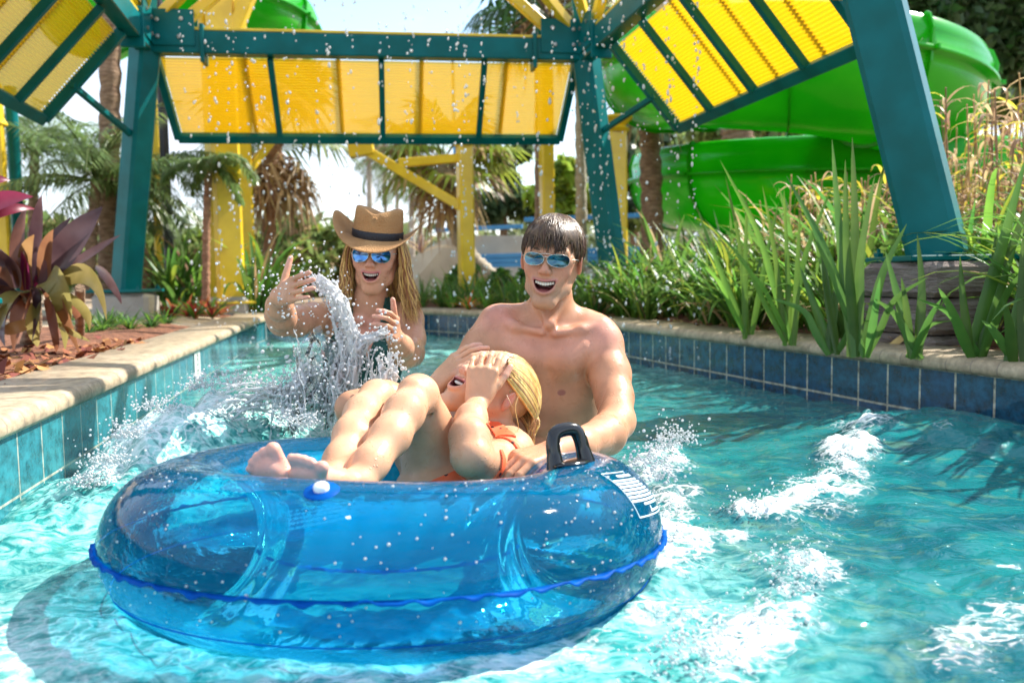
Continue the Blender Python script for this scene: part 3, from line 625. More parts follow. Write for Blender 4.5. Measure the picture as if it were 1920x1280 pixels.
# ------------------------------------------------------------------ green flume slides
def flume(name, c, R, a0, a1, z0, z1, lab, rb=.62, wall=.30, n=90, ribs=5, g='green spiral flumes'):
    prof = []      # (radial outwards, up) of the outer side, then the inner side
    for t in np.linspace(math.radians(-172), 0, 26): prof.append((rb*math.cos(t), rb*math.sin(t)*1.0))
    prof += [(rb+.07, .0), (rb+.07, .035), (rb+.0, .04), (rb+.015, wall*.6), (rb-.03, wall), (rb-.06, wall+.02), (rb-.075, wall)]
    prof += [((rb-.03)*math.cos(t), (rb-.03)*math.sin(t)) for t in np.linspace(0, math.radians(-172), 26)]
    ang = np.linspace(a0, a1, n); G = []
    for i, a in enumerate(ang):
        z = z0+(z1-z0)*i/(n-1); er = np.array([math.cos(a), math.sin(a), 0])
        G.append([np.array([c[0], c[1], z+rb])+er*(R-rb+p[0])+np.array([0, 0, p[1]]) for p in prof])
    root = empty(name, (c[0], c[1], 0)); tag(root, lab, 'water slide', g); off = np.array([c[0], c[1], 0])
    m = MB(); m.grid(np.array(G)-off, closev=True); m.build('flume', M['green'], root, smooth=True)
    for r in range(ribs):
        i = int((r+.5)*n/ribs); m = MB(); a = ang[i]
        for da, s in ((-.007, .0), ):
            ring = []
            for aa in (a-.006, a+.006):
                z = z0+(z1-z0)*(aa-a0)/(a1-a0); er = np.array([math.cos(aa), math.sin(aa), 0])
                for sc in (1.004, 1.055):
                    ring.append([np.array([c[0], c[1], z+rb])+er*(R-rb+p[0]*sc)+np.array([0, 0, p[1]*sc+(.0)]) for p in prof[:33]])
            ring = [ring[0], ring[1], ring[3], ring[2]]; m.grid(np.array(ring)-off, closeu=True)
        m.build('joint_flange', M['green'], root, smooth=False)
    return root
P2 = 2*math.pi
flume('flume_slide', (4.7, 11.0), 3.1, math.radians(150), math.radians(345), 1.20, .48, 'lower green spiral flume just behind the strappy plants', rb=.62, wall=.34)
flume('flume_slide', (2.87, 9.05), 1.90, math.radians(120), math.radians(385), 2.22, 1.38, 'upper green spiral flume bulging out behind the big right teal post', rb=.66, wall=.30, ribs=7)
flume('flume_slide', (-4.9, 13.2), 2.0, math.radians(170), math.radians(420), 3.9, 3.5, 'high green flume bend above the awning near the big yellow column', rb=.75, wall=.3)
# ------------------------------------------------------------------ yellow columns
def column(px, Y, w, ztop, lab, rz=.5, cap=False, base=True, sq=1.0, extra=None, mirror=1):
    p = at(px, 560, Y); root = empty('yellow_column', (p.x, p.y, ZG)); tag(root, lab, 'column', 'yellow slide support columns')
    m = MB(); m.box((0, 0, (ztop-ZG)/2+.06), (w, w*sq, ztop-ZG-.12), Matrix.Rotation(rz, 3, 'Z'), bev=w*.12); m.build('shaft', M['yellow'], root)
    if base: m = MB(); m.box((0, 0, .115), (w*1.5, w*1.5, .02), Matrix.Rotation(rz, 3, 'Z'), bev=.003); m.build('base_plate', M['yellow'], root)
    if cap:
        m = MB(); m.lathe([(w*.62, 0), (w*.75, .03), (w*.5, .06), (w*.9, .13), (w*.9, .15), (0, .15)], (0, 0, ztop-ZG-.02), 16); m.build('cap', M['yellow'], root)
    if extra:
        for nm, a, b_, ww in extra:
            a = at(*a)-root.location; b_ = at(*b_)-root.location; m = MB(); m.beam(a, b_, ww, ww*1.1, bev=.006); m.build(nm, M['yellow'], root)
    return root
column(428, 7.6, .25, 4.5, 'thickest yellow column on a concrete block left of the woman', rz=.6, extra=[('brace', (440, 60, 7.6), (480, -40, 7.6), .10), ('brace', (400, 20, 7.6), (330, 60, 7.3), .09)])
column(468, 8.6, .14, 4.5, 'yellow column half hidden behind the thickest yellow column', rz=.3, extra=[('brace', (462, 325, 8.6), (520, 250, 8.9), .07)])
column(305, 9.0, .10, 3.5, 'slim yellow column just right of the left teal post', rz=.2)
column(8, 7.2, .14, 2.2, 'yellow column at the left edge behind the palm fronds', rz=.4, extra=[('brace', (0, 240, 7.2), (-60, 150, 7.2), .1)])
column(876, 9.0, .155, at(876, 272, 9).z, 'yellow column with a long diagonal brace between the woman and the man', rz=.35, cap=True,
       extra=[('diagonal_brace', (868, 390, 9), (680, 278, 9), .09), ('cross_brace', (866, 296, 9), (748, 306, 9), .08), ('bracket', (655, 284, 9), (700, 276, 9), .13), ('bracket', (672, 284, 9.02), (672, 255, 9.02), .10)])
column(1028, 10.0, .15, 3.0, 'yellow column rising behind the head of the man', rz=.3)
column(1156, 8.3, .185, at(1156, 245, 8.3).z, 'yellow column with a flared cap beside the middle teal post', rz=.2, cap=True)
o = plinth(at(450, 555, 7.6), .34, .1, 'round-cornered grey concrete block under the thickest yellow column', M['concrete'], rz=.3); o.data.transform(Matrix.Translation((at(428, 560, 7.6).x-at(450, 555, 7.6).x, 0, 0)))
# teal thin post and black pole
def pole(name, px, Y, r, ztop, mat, lab, cat):
    p = at(px, 560, Y); m = MB(); m.tube([(0, 0, 0), (0, 0, (ztop-ZG)/2), (0, 0, ztop-ZG)], r, 12); m.lathe([(r*2.2, 0), (r*2.2, .02), (r, .025)], n=12)
    o = m.build(name, mat, smooth=True); o.location = (p.x, p.y, ZG); tag(o, lab, cat)
pole('lamp_pole', 321, 8.4, .045, 6, M['blackpole'], 'black lamp pole right of the left teal post', 'pole')
pole('pipe_post', 42, 7.4, .05, 2.2, M['teal'], 'thin teal pipe post near the left edge', 'post')
pole('flag_pole', 858, 16, .03, 5.0, M['blue'], 'thin dark blue pole behind the curved palm trunk', 'pole')
# ------------------------------------------------------------------ blue railing and pale wall in the distance
def railing(pa, pb, za, zb, n, lab):
    root = empty('blue_railing', (pa[0], pa[1], za)); tag(root, lab, 'railing', 'blue railing panels'); A = Vector(pa); B = Vector(pb); O = root.location.copy()
    m = MB(); H = zb-za
    for z in (0, .12*H, .25*H, H): m.beam(A+Vector((0, 0, z))-Vector(pa), B+Vector((0, 0, z))-Vector(pa), .06, .07, bev=.005)
    m.box((A+B)/2-A+Vector((0, 0, .12*H)), ((B-A).length, .02, .24*H), Matrix.Rotation(math.atan2((B-A).y, (B-A).x), 3, 'Z'))
    m.build('rails', M['blue'], root)
    for i in range(n+1):
        p = A.lerp(B, i/n)-A; m = MB(); m.beam(p, p+Vector((0, 0, H+.03)), .07, .07, bev=.005); m.build('baluster_post', M['blue'], root)
    m = MB(); u = (B-A)/n
    for i in range(n):
        for j in range(1, 7): p = A+u*(i+j/7)-A; m.beam(p+Vector((0, 0, .25*H)), p+Vector((0, 0, H)), .012, .012, bev=0)
    m.build('balusters', M['blue'], root)
a = at(818, 500, 15); b_ = at(980, 492, 14.2); railing((a.x, a.y, a.z), (b_.x, b_.y, a.z), a.z, at(818, 432, 15).z, 2, 'blue railing between the curved palm trunk and the man')
a = at(985, 492, 14.2); b_ = at(1230, 486, 13.5); railing((a.x, a.y, a.z), (b_.x, b_.y, a.z), a.z, at(985, 412, 14.2).z, 4, 'blue railing behind the man and the middle teal post')
a = at(1195, 500, 12); b_ = at(1225, 500, 12)
m = MB(); a = at(752, 560, 14.5); b_ = at(1000, 560, 15.5); hgt = at(800, 470, 14.5).z
P = [(a.x, a.y, ZG), (b_.x+1, b_.y, ZG), (b_.x+1, b_.y, hgt+.25), (a.x+.9, a.y, hgt+.25), (a.x+.55, a.y, hgt+.1), (a.x, a.y, .75)]
V = [(x, y, z) for x, y, z in P]+[(x, y+.2, z) for x, y, z in P]
m.add(V, [(0, 1, 2, 3), (0, 3, 4, 5)]); m.F[-1] = m.F[-1]; m.add(V, [(6, 9, 8, 7), (6, 11, 10, 9), (5, 4, 10, 11), (4, 3, 9, 10), (3, 2, 8, 9), (1, 7, 8, 2)])
tag(m.build('stucco_wall', M['beigewall']), 'pale beige stucco wall right behind the shoulder of the woman', 'wall')
# ------------------------------------------------------------------ plant builders
def ribbon(P, wd, side, m, fold=.25, mi=0):
    """leaf along points P, half width wd at each, side = lateral direction(s)"""
    P = np.asarray(P, float); n = len(P); T = np.gradient(P, axis=0); T /= np.linalg.norm(T, axis=1)[:, None]+1e-9
    S = np.broadcast_to(np.asarray(side, float), P.shape); S = S-T*np.sum(S*T, 1)[:, None]; S = S/(np.linalg.norm(S, axis=1)[:, None]+1e-9)
    N = np.cross(T, S); w_ = np.asarray(wd)[:, None]
    m.grid(np.stack([P-S*w_+N*w_*fold, P, P+S*w_+N*w_*fold], 1), mi)
def strap(m, base, az, L, el, droop, w_, rs, n=8, fold=.3, twist=0., mi=0, tipw=.05):
    d = np.array([math.cos(az)*math.cos(el), math.sin(az)*math.cos(el), math.sin(el)]); p = np.array(base, float); P = [p.copy()]; h = np.array([math.cos(az), math.sin(az), 0])
    for i in range(n):
        t = (i+1)/n; e = el-droop*t**1.7; P.append(P[-1]+(h*math.cos(e)+np.array([0, 0, math.sin(e)]))*L/n)
    t = np.linspace(0, 1, n+1); wd = w_*np.clip(np.minimum(.55+t*1.6, (1-t)**.6*1.25), tipw, 1)
    a = az+math.pi/2+twist; ribbon(P, wd*.5, (math.cos(a), math.sin(a), 0), m, fold, mi)
def clump(name, seed, n, L, w_, mats, arch=(.3, 1.2), spread=.06, el=(.9, 1.5), nseg=8):
    rs = random.Random(seed); m = MB()
    for i in range(n):
        a = rs.uniform(0, 6.283); r = rs.uniform(0, spread)
        strap(m, (r*math.cos(a), r*math.sin(a), -.01), a+rs.uniform(-.6, .6), rs.uniform(*L), rs.uniform(*el), rs.uniform(*arch), w_*rs.uniform(.7, 1.15), rs, nseg, mi=(0 if (q_ := rs.random()) < .82 or len(mats) == 1 else (1 if q_ < .93 or len(mats) < 3 else 2)))
    return m.build(name, mats, smooth=True)
def dupe(o, loc, rz, s=1., sz=None):
    c = o.copy(); COL.objects.link(c)
    for ch in o.children:
        d = ch.copy(); COL.objects.link(d); d.parent = c
    c.location = loc; c.rotation_euler = (0, 0, rz); c.scale = (s, s, sz or s); return c
rs = random.Random(11)
ORD = ['first', 'second', 'third', 'fourth', 'fifth', 'sixth', 'seventh', 'eighth', 'ninth', 'tenth', 'eleventh', 'twelfth']
M['leafmid'] = leafmat('mid_leaf', (.05, .14, .02), (.10, .21, .03), rough=.35)
# strappy plants on the right bank
protos = [clump('strappy_plant', 20+i, 36, (.36, .84), .041, [M['leaf'] if i % 2 else M['leafmid'], M['leaflime'], M['leafdry']], (.1, 2.2), spread=.09, el=(.95, 1.54)) for i in range(5)]
Nr = normals(RW, 1); spots = []
for i in range(34, 152):
    for k in (0, 1, 2, 0, 1) if 42 < i < 84 else (0, 1, 2):
        if rs.random() < (.42 if 42 < i < 84 else .56): spots.append((i, .36+.42*k+rs.uniform(-.12, .16)))
LABS = 'bright green strappy plant in the dense row along the right bank'
for j, (i, off) in enumerate(spots):
    p = RW[i]+Nr[i]*off; z = ZG+.01
    if (Vector((p[0], p[1], 0))-Vector((PB['R'].x, PB['R'].y, 0))).length < .33 or (Vector((p[0], p[1], 0))-Vector((PB['M'].x, PB['M'].y, 0))).length < .25: continue
    s = rs.uniform(.75, 1.12)*(1.0 if off > .6 else .72)*(1.12 if 42 < i < 84 else (.55 if i > 96 else 1))
    if j < 5: o = protos[j]; o.location = (p[0], p[1], z); o.scale = (s, s, s)
    else: o = dupe(protos[j % 5], (p[0], p[1], z), rs.uniform(0, 6.28), s)
    tag(o, LABS, 'strappy plant', 'strappy plants along the right bank')
# tall upright blades near the camera
def tall(px, py, Y, blades, lab, mat, wd=.045):
    b_ = at(px, py, Y); m = MB()
    for i, (tx, ty, dy, w_) in enumerate(blades):
        t = at(tx, ty, Y+dy); a = Vector((b_.x+(rs.random()-.5)*.05, b_.y+(rs.random()-.5)*.05, ZG)); mid = a.lerp(t, .55)+Vector((rs.uniform(-.02, .02), 0, .03*(abs(tx-px)/120)+.02))
        P = poly([tuple(a), tuple(a.lerp(mid, .5)), tuple(mid), tuple(t)], 14); n = len(P); tt = np.linspace(0, 1, n)
        ribbon(P-np.array(b_)*[1, 1, 0]-np.array([0, 0, ZG]), w_*.36*np.clip(np.minimum(.6+tt*2, (1-tt)**.55*1.3), .04, 1), (.93, -.3+rs.uniform(-.3, .3), 0), m, .35)
    o = m.build('tall_iris_plant', mat, smooth=True); o.location = (b_.x, b_.y, ZG); tag(o, lab, 'tall plant', 'tall blade plants'); return o
tall(1610, 650, 2.98, [(1560, 262, .1, .05), (1598, 258, .1, .055), (1640, 330, 0, .05), (1475, 330, .1, .05), (1520, 430, 0, .04), (1700, 420, .1, .05), (1585, 300, -.05, .05), (1650, 520, -.1, .04), (1740, 520, -.1, .035)], 'tallest dark green blades rising left of the big right teal post', M['leafmid'])
tall(1830, 670, 2.75, [(1925, 290, 0, .06), (1935, 360, .1, .055), (1800, 480, 0, .04), (1760, 540, -.1, .045), (1905, 460, 0, .05), (1950, 480, -.1, .04), (1870, 420, .1, .04), (1720, 560, 0, .035)], 'tall green blades at the right edge in front of the stone plinth', M['leafmid'])
tall(1905, 680, 2.6, [(1990, 330, 0, .06), (1925, 400, 0, .05), (1880, 560, -.1, .045), (1840, 600, -.1, .04)], 'dark green blades cut off by the right edge of the picture', M['leafmid'])
tall(1480, 640, 3.5, [(1350, 300, .2, .04), (1430, 350, .1, .035), (1470, 355, .1, .035), (1380, 480, 0, .03), (1560, 350, .2, .04), (1320, 410, .1, .03), (1500, 400, .1, .04)], 'light green arching blades in front of the lower green flume', M['leaf'])
tall(1400, 630, 3.9, [(1310, 400, .2, .04), (1360, 330, .2, .035), (1400, 360, .1, .04), (1290, 470, 0, .035), (1460, 380, .2, .04)], 'second group of arching light green blades, left of the first', M['leaf'])
tall(1715, 662, 2.9, [(1660, 470, .1, .045), (1690, 520, 0, .04), (1720, 440, .15, .045), (1765, 560, -.1, .04), (1640, 560, 0, .04), (1800, 600, -.1, .035)], 'mid green blades just left of the stone plinth', M['leafmid'])
tall(1560, 650, 3.1, [(1500, 500, .1, .045), (1540, 430, .1, .045), (1590, 470, .15, .045), (1450, 560, 0, .04), (1640, 600, -.1, .035)], 'mid green blades between the tallest blades and the lighter arching group', M['leafmid'])
# dry brown reeds behind
def reeds(seed, px, py, Y, hgt, n, lab, yel=.25):
    r2 = random.Random(seed); b_ = at(px, py, Y); m = MB()
    for i in range(n):
        x, y = r2.uniform(-.28, .28), r2.uniform(-.25, .25); h = hgt*r2.uniform(.6, 1.05); lean = r2.uniform(-.12, .12)
        m.tube([(x, y, 0), (x+lean*.4, y, h*.5), (x+lean, y+r2.uniform(-.05, .05), h)], .004, 4, m=0, cap=False)
        for k in range(9):
            t = r2.uniform(.25, 1); q = (x+lean*t, y, h*t); isy = r2.random() < yel
            strap(m, q, r2.uniform(0, 6.28), r2.uniform(.12, .32), r2.uniform(.2, 1.1), r2.uniform(1.2, 3.2), r2.uniform(.012, .028), r2, 6, mi=1 if isy else 0)
    o = m.build('dry_reed', [M['leafdry'], M['leafyellow']], smooth=True); o.location = (b_.x, b_.y, ZG); tag(o, lab, 'dry reed', 'dried reeds behind the right bank'); return o
for i, (px, Y, h) in enumerate(reedpos := [(1530, 4.8, .8), (1580, 5.2, .9), (1640, 4.9, .85), (1690, 5.3, .9), (1850, 4.4, 1.15), (1900, 4.8, 1.3), (1950, 4.2, 1.25), (1820, 5.2, 1.2), (1990, 4.9, 1.4), (1750, 5.6, 1.0), (1880, 5.6, 1.4)]):
    reeds(40+i, px, 560, Y, h, 15, 'dried brown reeds with yellowed leaves, %s from the left along the right bank' % ORD[sorted(q[0] for q in reedpos).index(px)])
# leafy bushes
def leafcloud(m, blobs, n, size, seed, flat=1., mi=0, long=1.6):
    r = np.random.default_rng(seed); wts = np.array([b[3]**2.2 for b in blobs]); wts /= wts.sum(); idx = r.choice(len(blobs), n, p=wts); B = np.array([b[:4] for b in blobs])[idx]
    v = r.normal(size=(n, 3)); v /= np.linalg.norm(v, axis=1)[:, None]; rad = r.uniform(.25, 1, n)**.45*(1+.18*r.normal(size=n)); c = B[:, :3]+v*(rad*B[:, 3])[:, None]*np.array([1, 1, flat])
    u = r.normal(size=(n, 3)); u[:, 2] -= .4; u /= np.linalg.norm(u, axis=1)[:, None]; w_ = np.cross(u, r.normal(size=(n, 3))); w_ /= np.linalg.norm(w_, axis=1)[:, None]
    s = size*r.uniform(.6, 1.3, n)[:, None]; q = np.stack([c-u*s*long*.5, c+w_*s*.38, c+u*s*long*.5, c-w_*s*.38], 1); m.add(q.reshape(-1, 3), np.arange(4*n).reshape(-1, 4), mi)
def bush(px, Y, py0, wpx, hpx, n, size, mats, lab, name='leafy_bush', cat='bush', seed=1, group=None, z0=None):
    b_ = at(px, py0, Y); k = Y/FPX; W_, H_ = wpx*k, hpx*k; r2 = random.Random(seed); m = MB(); gz = ZG if z0 is None else z0; lift = max(0, b_.z-gz)
    blobs = [(r2.uniform(-.5, .5)*W_*.75, r2.uniform(-.35, .35)*W_*.7, lift+H_*r2.uniform(.15, .82), W_*r2.uniform(.13, .26)) for _ in range(9)]
    leafcloud(m, blobs, n, size, seed, mi=0); leafcloud(m, blobs[::2], n//4, size, seed+1, mi=len(mats)-1)
    root = empty(name, (b_.x, b_.y, gz)); tag(root, lab, cat, group); m.build('foliage', mats, root)
    s = MB()
    for i in range(5): q = blobs[i]; s.tube([(0, 0, 0), (q[0]*.5, q[1]*.5, q[2]*.5), (q[0], q[1], q[2])], [.012+W_*.012, .01+W_*.006, .004], 5)
    s.build('stems', M['bark'], root); return root
def tree(px, Y, pyb, pyt, crown, n, size, mats, lab, seed, bark='bark', tw=.12, name='tree', cat='tree', lean=0, group=None):
    """crown: list of (px,py,rpx)"""
    b_ = at(px, pyb, Y); r2 = random.Random(seed); root = empty(name, (b_.x, b_.y, ZG)); tag(root, lab, cat, group); O = Vector((b_.x, b_.y, ZG)); k = Y/FPX
    bl = []
    for (cx_, cy_, cr_) in crown:
        q = at(cx_, cy_, Y)-O; 
        for j in range(4): bl.append((q.x+r2.uniform(-.6, .6)*cr_*k, q.y+r2.uniform(-.8, .8)*cr_*k, q.z+r2.uniform(-.5, .5)*cr_*k, cr_*k*r2.uniform(.35, .7)))
    m = MB(); leafcloud(m, bl, n, size, seed); leafcloud(m, bl[::3], n//5, size, seed+5, mi=len(mats)-1); m.build('crown', mats, root)
    t = at(px+lean, pyt, Y)-O; s = MB(); mid = Vector((t.x*.4, 0, t.z*.5)); s.tube(poly([(0, 0, 0), tuple(mid), tuple(t)], 12), np.linspace(tw, tw*.4, 13), 8)
    for q in bl[::3]: s.tube([tuple(mid.lerp(t, .5)), ((mid.x+q[0])*.5, q[1]*.5, (t.z*.8+q[2])*.5), (q[0], q[1], q[2])], [tw*.4, tw*.25, tw*.08], 5)
    s.build('trunk', M[bark], root); return root
G_B = 'bushes along the far bank'
for i, (px, Y, w_, h) in enumerate([(880, 9.6, 90, 75), (935, 9.0, 80, 70), (960, 8.6, 70, 75), (1120, 7.9, 70, 60), (1235, 7.2, 100, 80), (1290, 6.4, 90, 70)]):
    bush(px, Y, 590, w_, h, 900, .07, [M['leafdark'], M['leaf']], 'low leafy green bush on the far bank, %s from the left' % ORD[i], seed=60+i, group=G_B)
m_or = leafmat('orange_bract', (.75, .16, .03), (.82, .35, .06)); m_red = leafmat('red_bract', (.45, .035, .03), (.25, .10, .03))
def rosette(px, py, Y, L, n, mats, lab, cat, seed, grp=None, name='bromeliad', w_=.03):
    r2 = random.Random(seed); b_ = at(px, py, Y); m = MB()
    for i in range(n): strap(m, (0, 0, 0), i*2.4, L*r2.uniform(.7, 1.1), r2.uniform(.5, 1.3), r2.uniform(.3, 1.2), w_, r2, 6, mi=i % len(mats))
    o = m.build(name, mats, smooth=True); o.location = (b_.x, b_.y, ZG+.01); tag(o, lab, cat, grp); return o
rosette(878, 585, 7.6, .22, 20, [m_or, M['leaf']], 'orange flowering bromeliad on the far bank left of the man', 'bromeliad', 5)
for i, (px, Y) in enumerate(bp_ := [(322, 6.6), (350, 6.9), (385, 7.0), (412, 7.2), (335, 7.4), (438, 7.6), (365, 6.5), (398, 6.7), (300, 7.3)]):
    rosette(px, 590, Y, .24, 22, [m_red, M['leafdark'], m_red, M['leaf']], 'small red and green bromeliad left of the thickest yellow column, %s from the left' % ORD[sorted(q[0] for q in bp_).index(px)], 'bromeliad', 70+i, 'small red bromeliads')
for i, (px, Y) in enumerate(gt_ := [(190, 4.9), (245, 5.0), (285, 5.2), (225, 5.5), (160, 4.7), (310, 5.6), (205, 5.2)]):
    rosette(px, 620, Y, .17, 40, [M['leaf'], M['leafdark']], 'small bright grassy tuft by the left plinth, %s from the left' % ORD[sorted(q[0] for q in gt_).index(px)], 'grass tuft', 90+i, 'small grassy tufts', 'grassy_tuft', .014)
for i, (px, Y) in enumerate(sp_ := [(345, 7.9), (375, 8.2), (480, 7.8), (500, 8.3), (470, 8.6), (320, 8.1), (360, 8.6)]):
    o = dupe(protos[i % 5], tuple(at(px, 560, Y).xy)+(ZG,), i*1.1, 1.25); tag(o, 'green strappy plant behind the bromeliads, %s from the left' % ORD[sorted(q[0] for q in sp_).index(px)], 'strappy plant', 'strappy plants on the left bank')
# ------------------------------------------------------------------ the purple cordyline on the left bank
def bleaf(m, p0, p1, p2, w_, Y=3.6, dy=(0, 0, 0), mi=0, fold=.3, side=(1, .2, .3), n=12):
    A, B, C = at(*p0, Y+dy[0]), at(*p1, Y+dy[1]), at(*p2, Y+dy[2]); t = np.linspace(0, 1, n)[:, None]
    P = (1-t)**2*np.array(A)+2*t*(1-t)*np.array(B)+t*t*np.array(C); tt = t[:, 0]; wd = w_*.5*np.clip(np.sin(np.pi*np.clip(tt*.96+.06, 0, 1))**.75, .03, 1)
    d = np.array(C)-np.array(A); s = np.cross(d, np.array([.15, 1., .1])+np.array(side)*.25); ribbon(P, wd, s, m, fold, mi)
m_pur = leafmat('purple_leaf', (.050, .022, .028), (.12, .062, .070), .3, .35, .32); m_mag = leafmat('magenta_leaf', (.14, .008, .035), (.22, .02, .06), .3, .4, .35)
m_olv = leafmat('olive_droop_leaf', (.20, .17, .035), (.34, .27, .08), .35, .45, .35); m_brn = leafmat('rust_leaf', (.20, .075, .03), (.30, .13, .05), .35, .5)
crd = empty('cordyline', tuple(onz(90, 655, ZG))); tag(crd, 'large cordyline with broad purple upper leaves and drooping olive lower leaves on the left bank', 'purple plant')
def cpart(m, name, mats): m.V = [v-np.array(crd.location) for v in m.V]; return m.build(name, mats, crd, smooth=True)
m = MB()
for a in [((78, 545), (130, 455), (192, 388), .13, 0), ((60, 540), (72, 430), (78, 366), .075, 0), ((45, 545), (28, 450), (50, 385), .10, 3), ((35, 540), (30, 470), (-25, 455), .12, 0), ((20, 560), (20, 510), (-20, 480), .09, 3),
          ((100, 520), (160, 480), (226, 440), .035, 0), ((70, 530), (98, 450), (132, 408), .075, 0), ((66, 540), (90, 500), (140, 470), .07, 1), ((52, 560), (55, 500), (40, 470), .05, 1),
          ((84, 540), (120, 500), (175, 430), .07, 0), ((60, 560), (40, 480), (64, 440), .08, 3), ((40, 560), (0, 520), (-30, 540), .08, 0), ((90, 560), (80, 480), (100, 430), .08, 3), ((30, 570), (-10, 500), (-60, 520), .09, 0),
          ((-60, 420), (-10, 362), (62, 369), .075, 1), ((-60, 430), (10, 380), (66, 392), .05, 1), ((-60, 360), (-20, 330), (19, 338), .05, 1), ((-60, 520), (-20, 470), (10, 500), .08, 0)]:
    bleaf(m, *a[:3], a[3], dy=(0, rs.uniform(-.15, .1), rs.uniform(-.2, .15)), mi=a[4])
cpart(m, 'upper_leaves', [m_pur, m_mag, m_olv, m_brn])
m = MB()
for a in [((75, 540), (135, 475), (122, 655), .125, 2), ((95, 545), (120, 560), (150, 665), .07, 3), ((100, 545), (190, 455), (200, 600), .085, 2), ((180, 500), (215, 520), (228, 570), .05, 0), ((60, 550), (40, 560), (25, 660), .09, 3),
          ((50, 550), (10, 540), (-10, 640), .10, 2), ((90, 560), (165, 540), (168, 620), .05, 2), ((70, 560), (62, 610), (70, 650), .08, 2), ((100, 560), (160, 580), (140, 600), .04, 3), ((85, 560), (115, 600), (105, 660), .07, 3),
          ((40, 560), (0, 590), (10, 650), .08, 0), ((60, 540), (90, 560), (60, 640), .07, 0), ((110, 530), (150, 500), (175, 540), .06, 2), ((30, 560), (-30, 560), (-50, 650), .09, 2), ((96, 600), (130, 620), (170, 640), .03, 2), ((60, 600), (30, 620), (-10, 620), .05, 3)]:
    bleaf(m, *a[:3], a[3], dy=(0, rs.uniform(-.25, 0), rs.uniform(-.25, .05)), mi=a[4], fold=.35)
cpart(m, 'lower_leaves', [m_pur, m_mag, m_olv, m_brn])
m = MB(); a = onz(48, 655, ZG); b_ = at(60, 560, 3.6); m.tube(poly([tuple(a), tuple(a.lerp(b_, .5)+Vector((.02, 0, 0))), tuple(b_)], 8), .035, 9); a = onz(150, 640, ZG); b_ = at(150, 540, 3.9); m.tube([tuple(a), tuple(b_)], .022, 8); cpart(m, 'stem', M['bark'])
# ------------------------------------------------------------------ palms
def feather(m, base, az, L, el, droop, leaf, rs_, w_=.012, n=26, mi=0):
    h = np.array([math.cos(az), math.sin(az), 0]); P = [np.array(base, float)]
    for i in range(n): t = (i+1)/n; e = el-droop*t**1.4; P.append(P[-1]+(h*math.cos(e)+np.array([0, 0, math.sin(e)]))*L/n)
    P = np.array(P); m.tube(P, np.linspace(.010, .003, len(P)), 4, mi, cap=False); lat = np.array([-h[1], h[0], 0])
    for i in range(2, n+1):
        t = i/n; l = leaf*math.sin(math.pi*min(1, t*.9+.12))**.6; T = P[i]-P[i-1]; T /= np.linalg.norm(T)
        for s in (-1, 1):
            for q in (0, .5):
                b0 = P[i]-T*L/n*q; d = T*.55+lat*s*(.8+rs_.uniform(-.15, .15))+np.array([0, 0, rs_.uniform(-.35, .15)]); d /= np.linalg.norm(d); sag = np.array([0, 0, -.35*l])
                e1 = b0+d*l*.55; e2 = b0+d*l+sag; wv = np.cross(d, [0, 0, 1.]); wv = wv/(np.linalg.norm(wv)+1e-6)*w_*.5
                m.add([b0-wv*.5, b0+wv*.5, e1+wv, e2, e1-wv], [(0, 1, 2, 4)], mi); m.add([e1-wv, e1+wv, e2], [(0, 1, 2)], mi)
def fan(m, base, az, el, pet, R_, rs_, mi=0, n=22, droop=.3):
    h = np.array([math.cos(az)*math.cos(el), math.sin(az)*math.cos(el), math.sin(el)]); c = np.array(base)+h*pet; m.tube([base, tuple(c)], [.012, .007], 4, mi, cap=False)
    lat = np.array([-math.sin(az), math.cos(az), 0]); up = np.cross(lat, h)*-1
    for i in range(n):
        a = (i/(n-1)-.5)*4.2; d = h*math.cos(a)+lat*math.sin(a); l = R_*rs_.uniform(.85, 1.05); e = c+d*l*.6+up*.04; t = c+d*l+np.array([0, 0, -droop*l*rs_.uniform(.5, 1.3)])
        wv = (lat*math.cos(a)-h*math.sin(a))*R_*.045; m.add([c, e+wv, t, e-wv], [(0, 1, 2, 3)], mi)
def palm(path, r0, r1, crown, lab, kind, nf, L, mats, bark='bark', seed=1, leaf=.22, group=None, skirt=0, cut=False, name='palm_tree', elr=(-.3, 1.2), w_=.012):
    P = [at(*q) for q in path]; root = empty(name, (P[0].x, P[0].y, ZG)); tag(root, lab, 'palm', group); O = Vector((P[0].x, P[0].y, ZG)); r2 = random.Random(seed)
    Q = poly([(p.x-O.x, p.y-O.y, max(p.z, ZG)-O.z) for p in P], 50); rr = np.linspace(r0, r1, len(Q))*(1+.10*np.sin(np.arange(len(Q))*2.1)+.05*np.sin(np.arange(len(Q))*.9))
    m = MB(); m.tube(Q, rr, 12); m.build('trunk', M[bark], root, smooth=True)
    if crown:
        c = Q[-1]; m = MB()
        for i in range(nf):
            az = i*2.399+r2.uniform(-.3, .3); el = r2.uniform(*elr)
            if kind == 'feather': feather(m, c, az, L*r2.uniform(.75, 1.1), el, r2.uniform(.8, 1.9), leaf, r2, w_=w_, mi=0 if r2.random() < .85 else 1)
            else: fan(m, tuple(c), az, el, L*.5*r2.uniform(.7, 1.2), L*.62, r2, 0 if r2.random() < .75 else 1)
        m.build('crown', mats, root)
        if skirt:
            m = MB()
            for i in range(skirt): fan(m, (c[0], c[1], c[2]-.05-r2.uniform(0, .3)), r2.uniform(0, 6.28), r2.uniform(-1.3, -.7), L*.3, L*.45, r2, 0, 12, .5)
            m.build('dry_skirt', [M['leafdry']], root)
    return root
FM = [M['frond'], M['leafolive']]
palm([(205, 560, 8.0), (206, 300, 8.0), (208, -60, 8.0)], .10, .085, False, 'thick bare palm trunk just left of the left teal post', None, 0, 0, None)
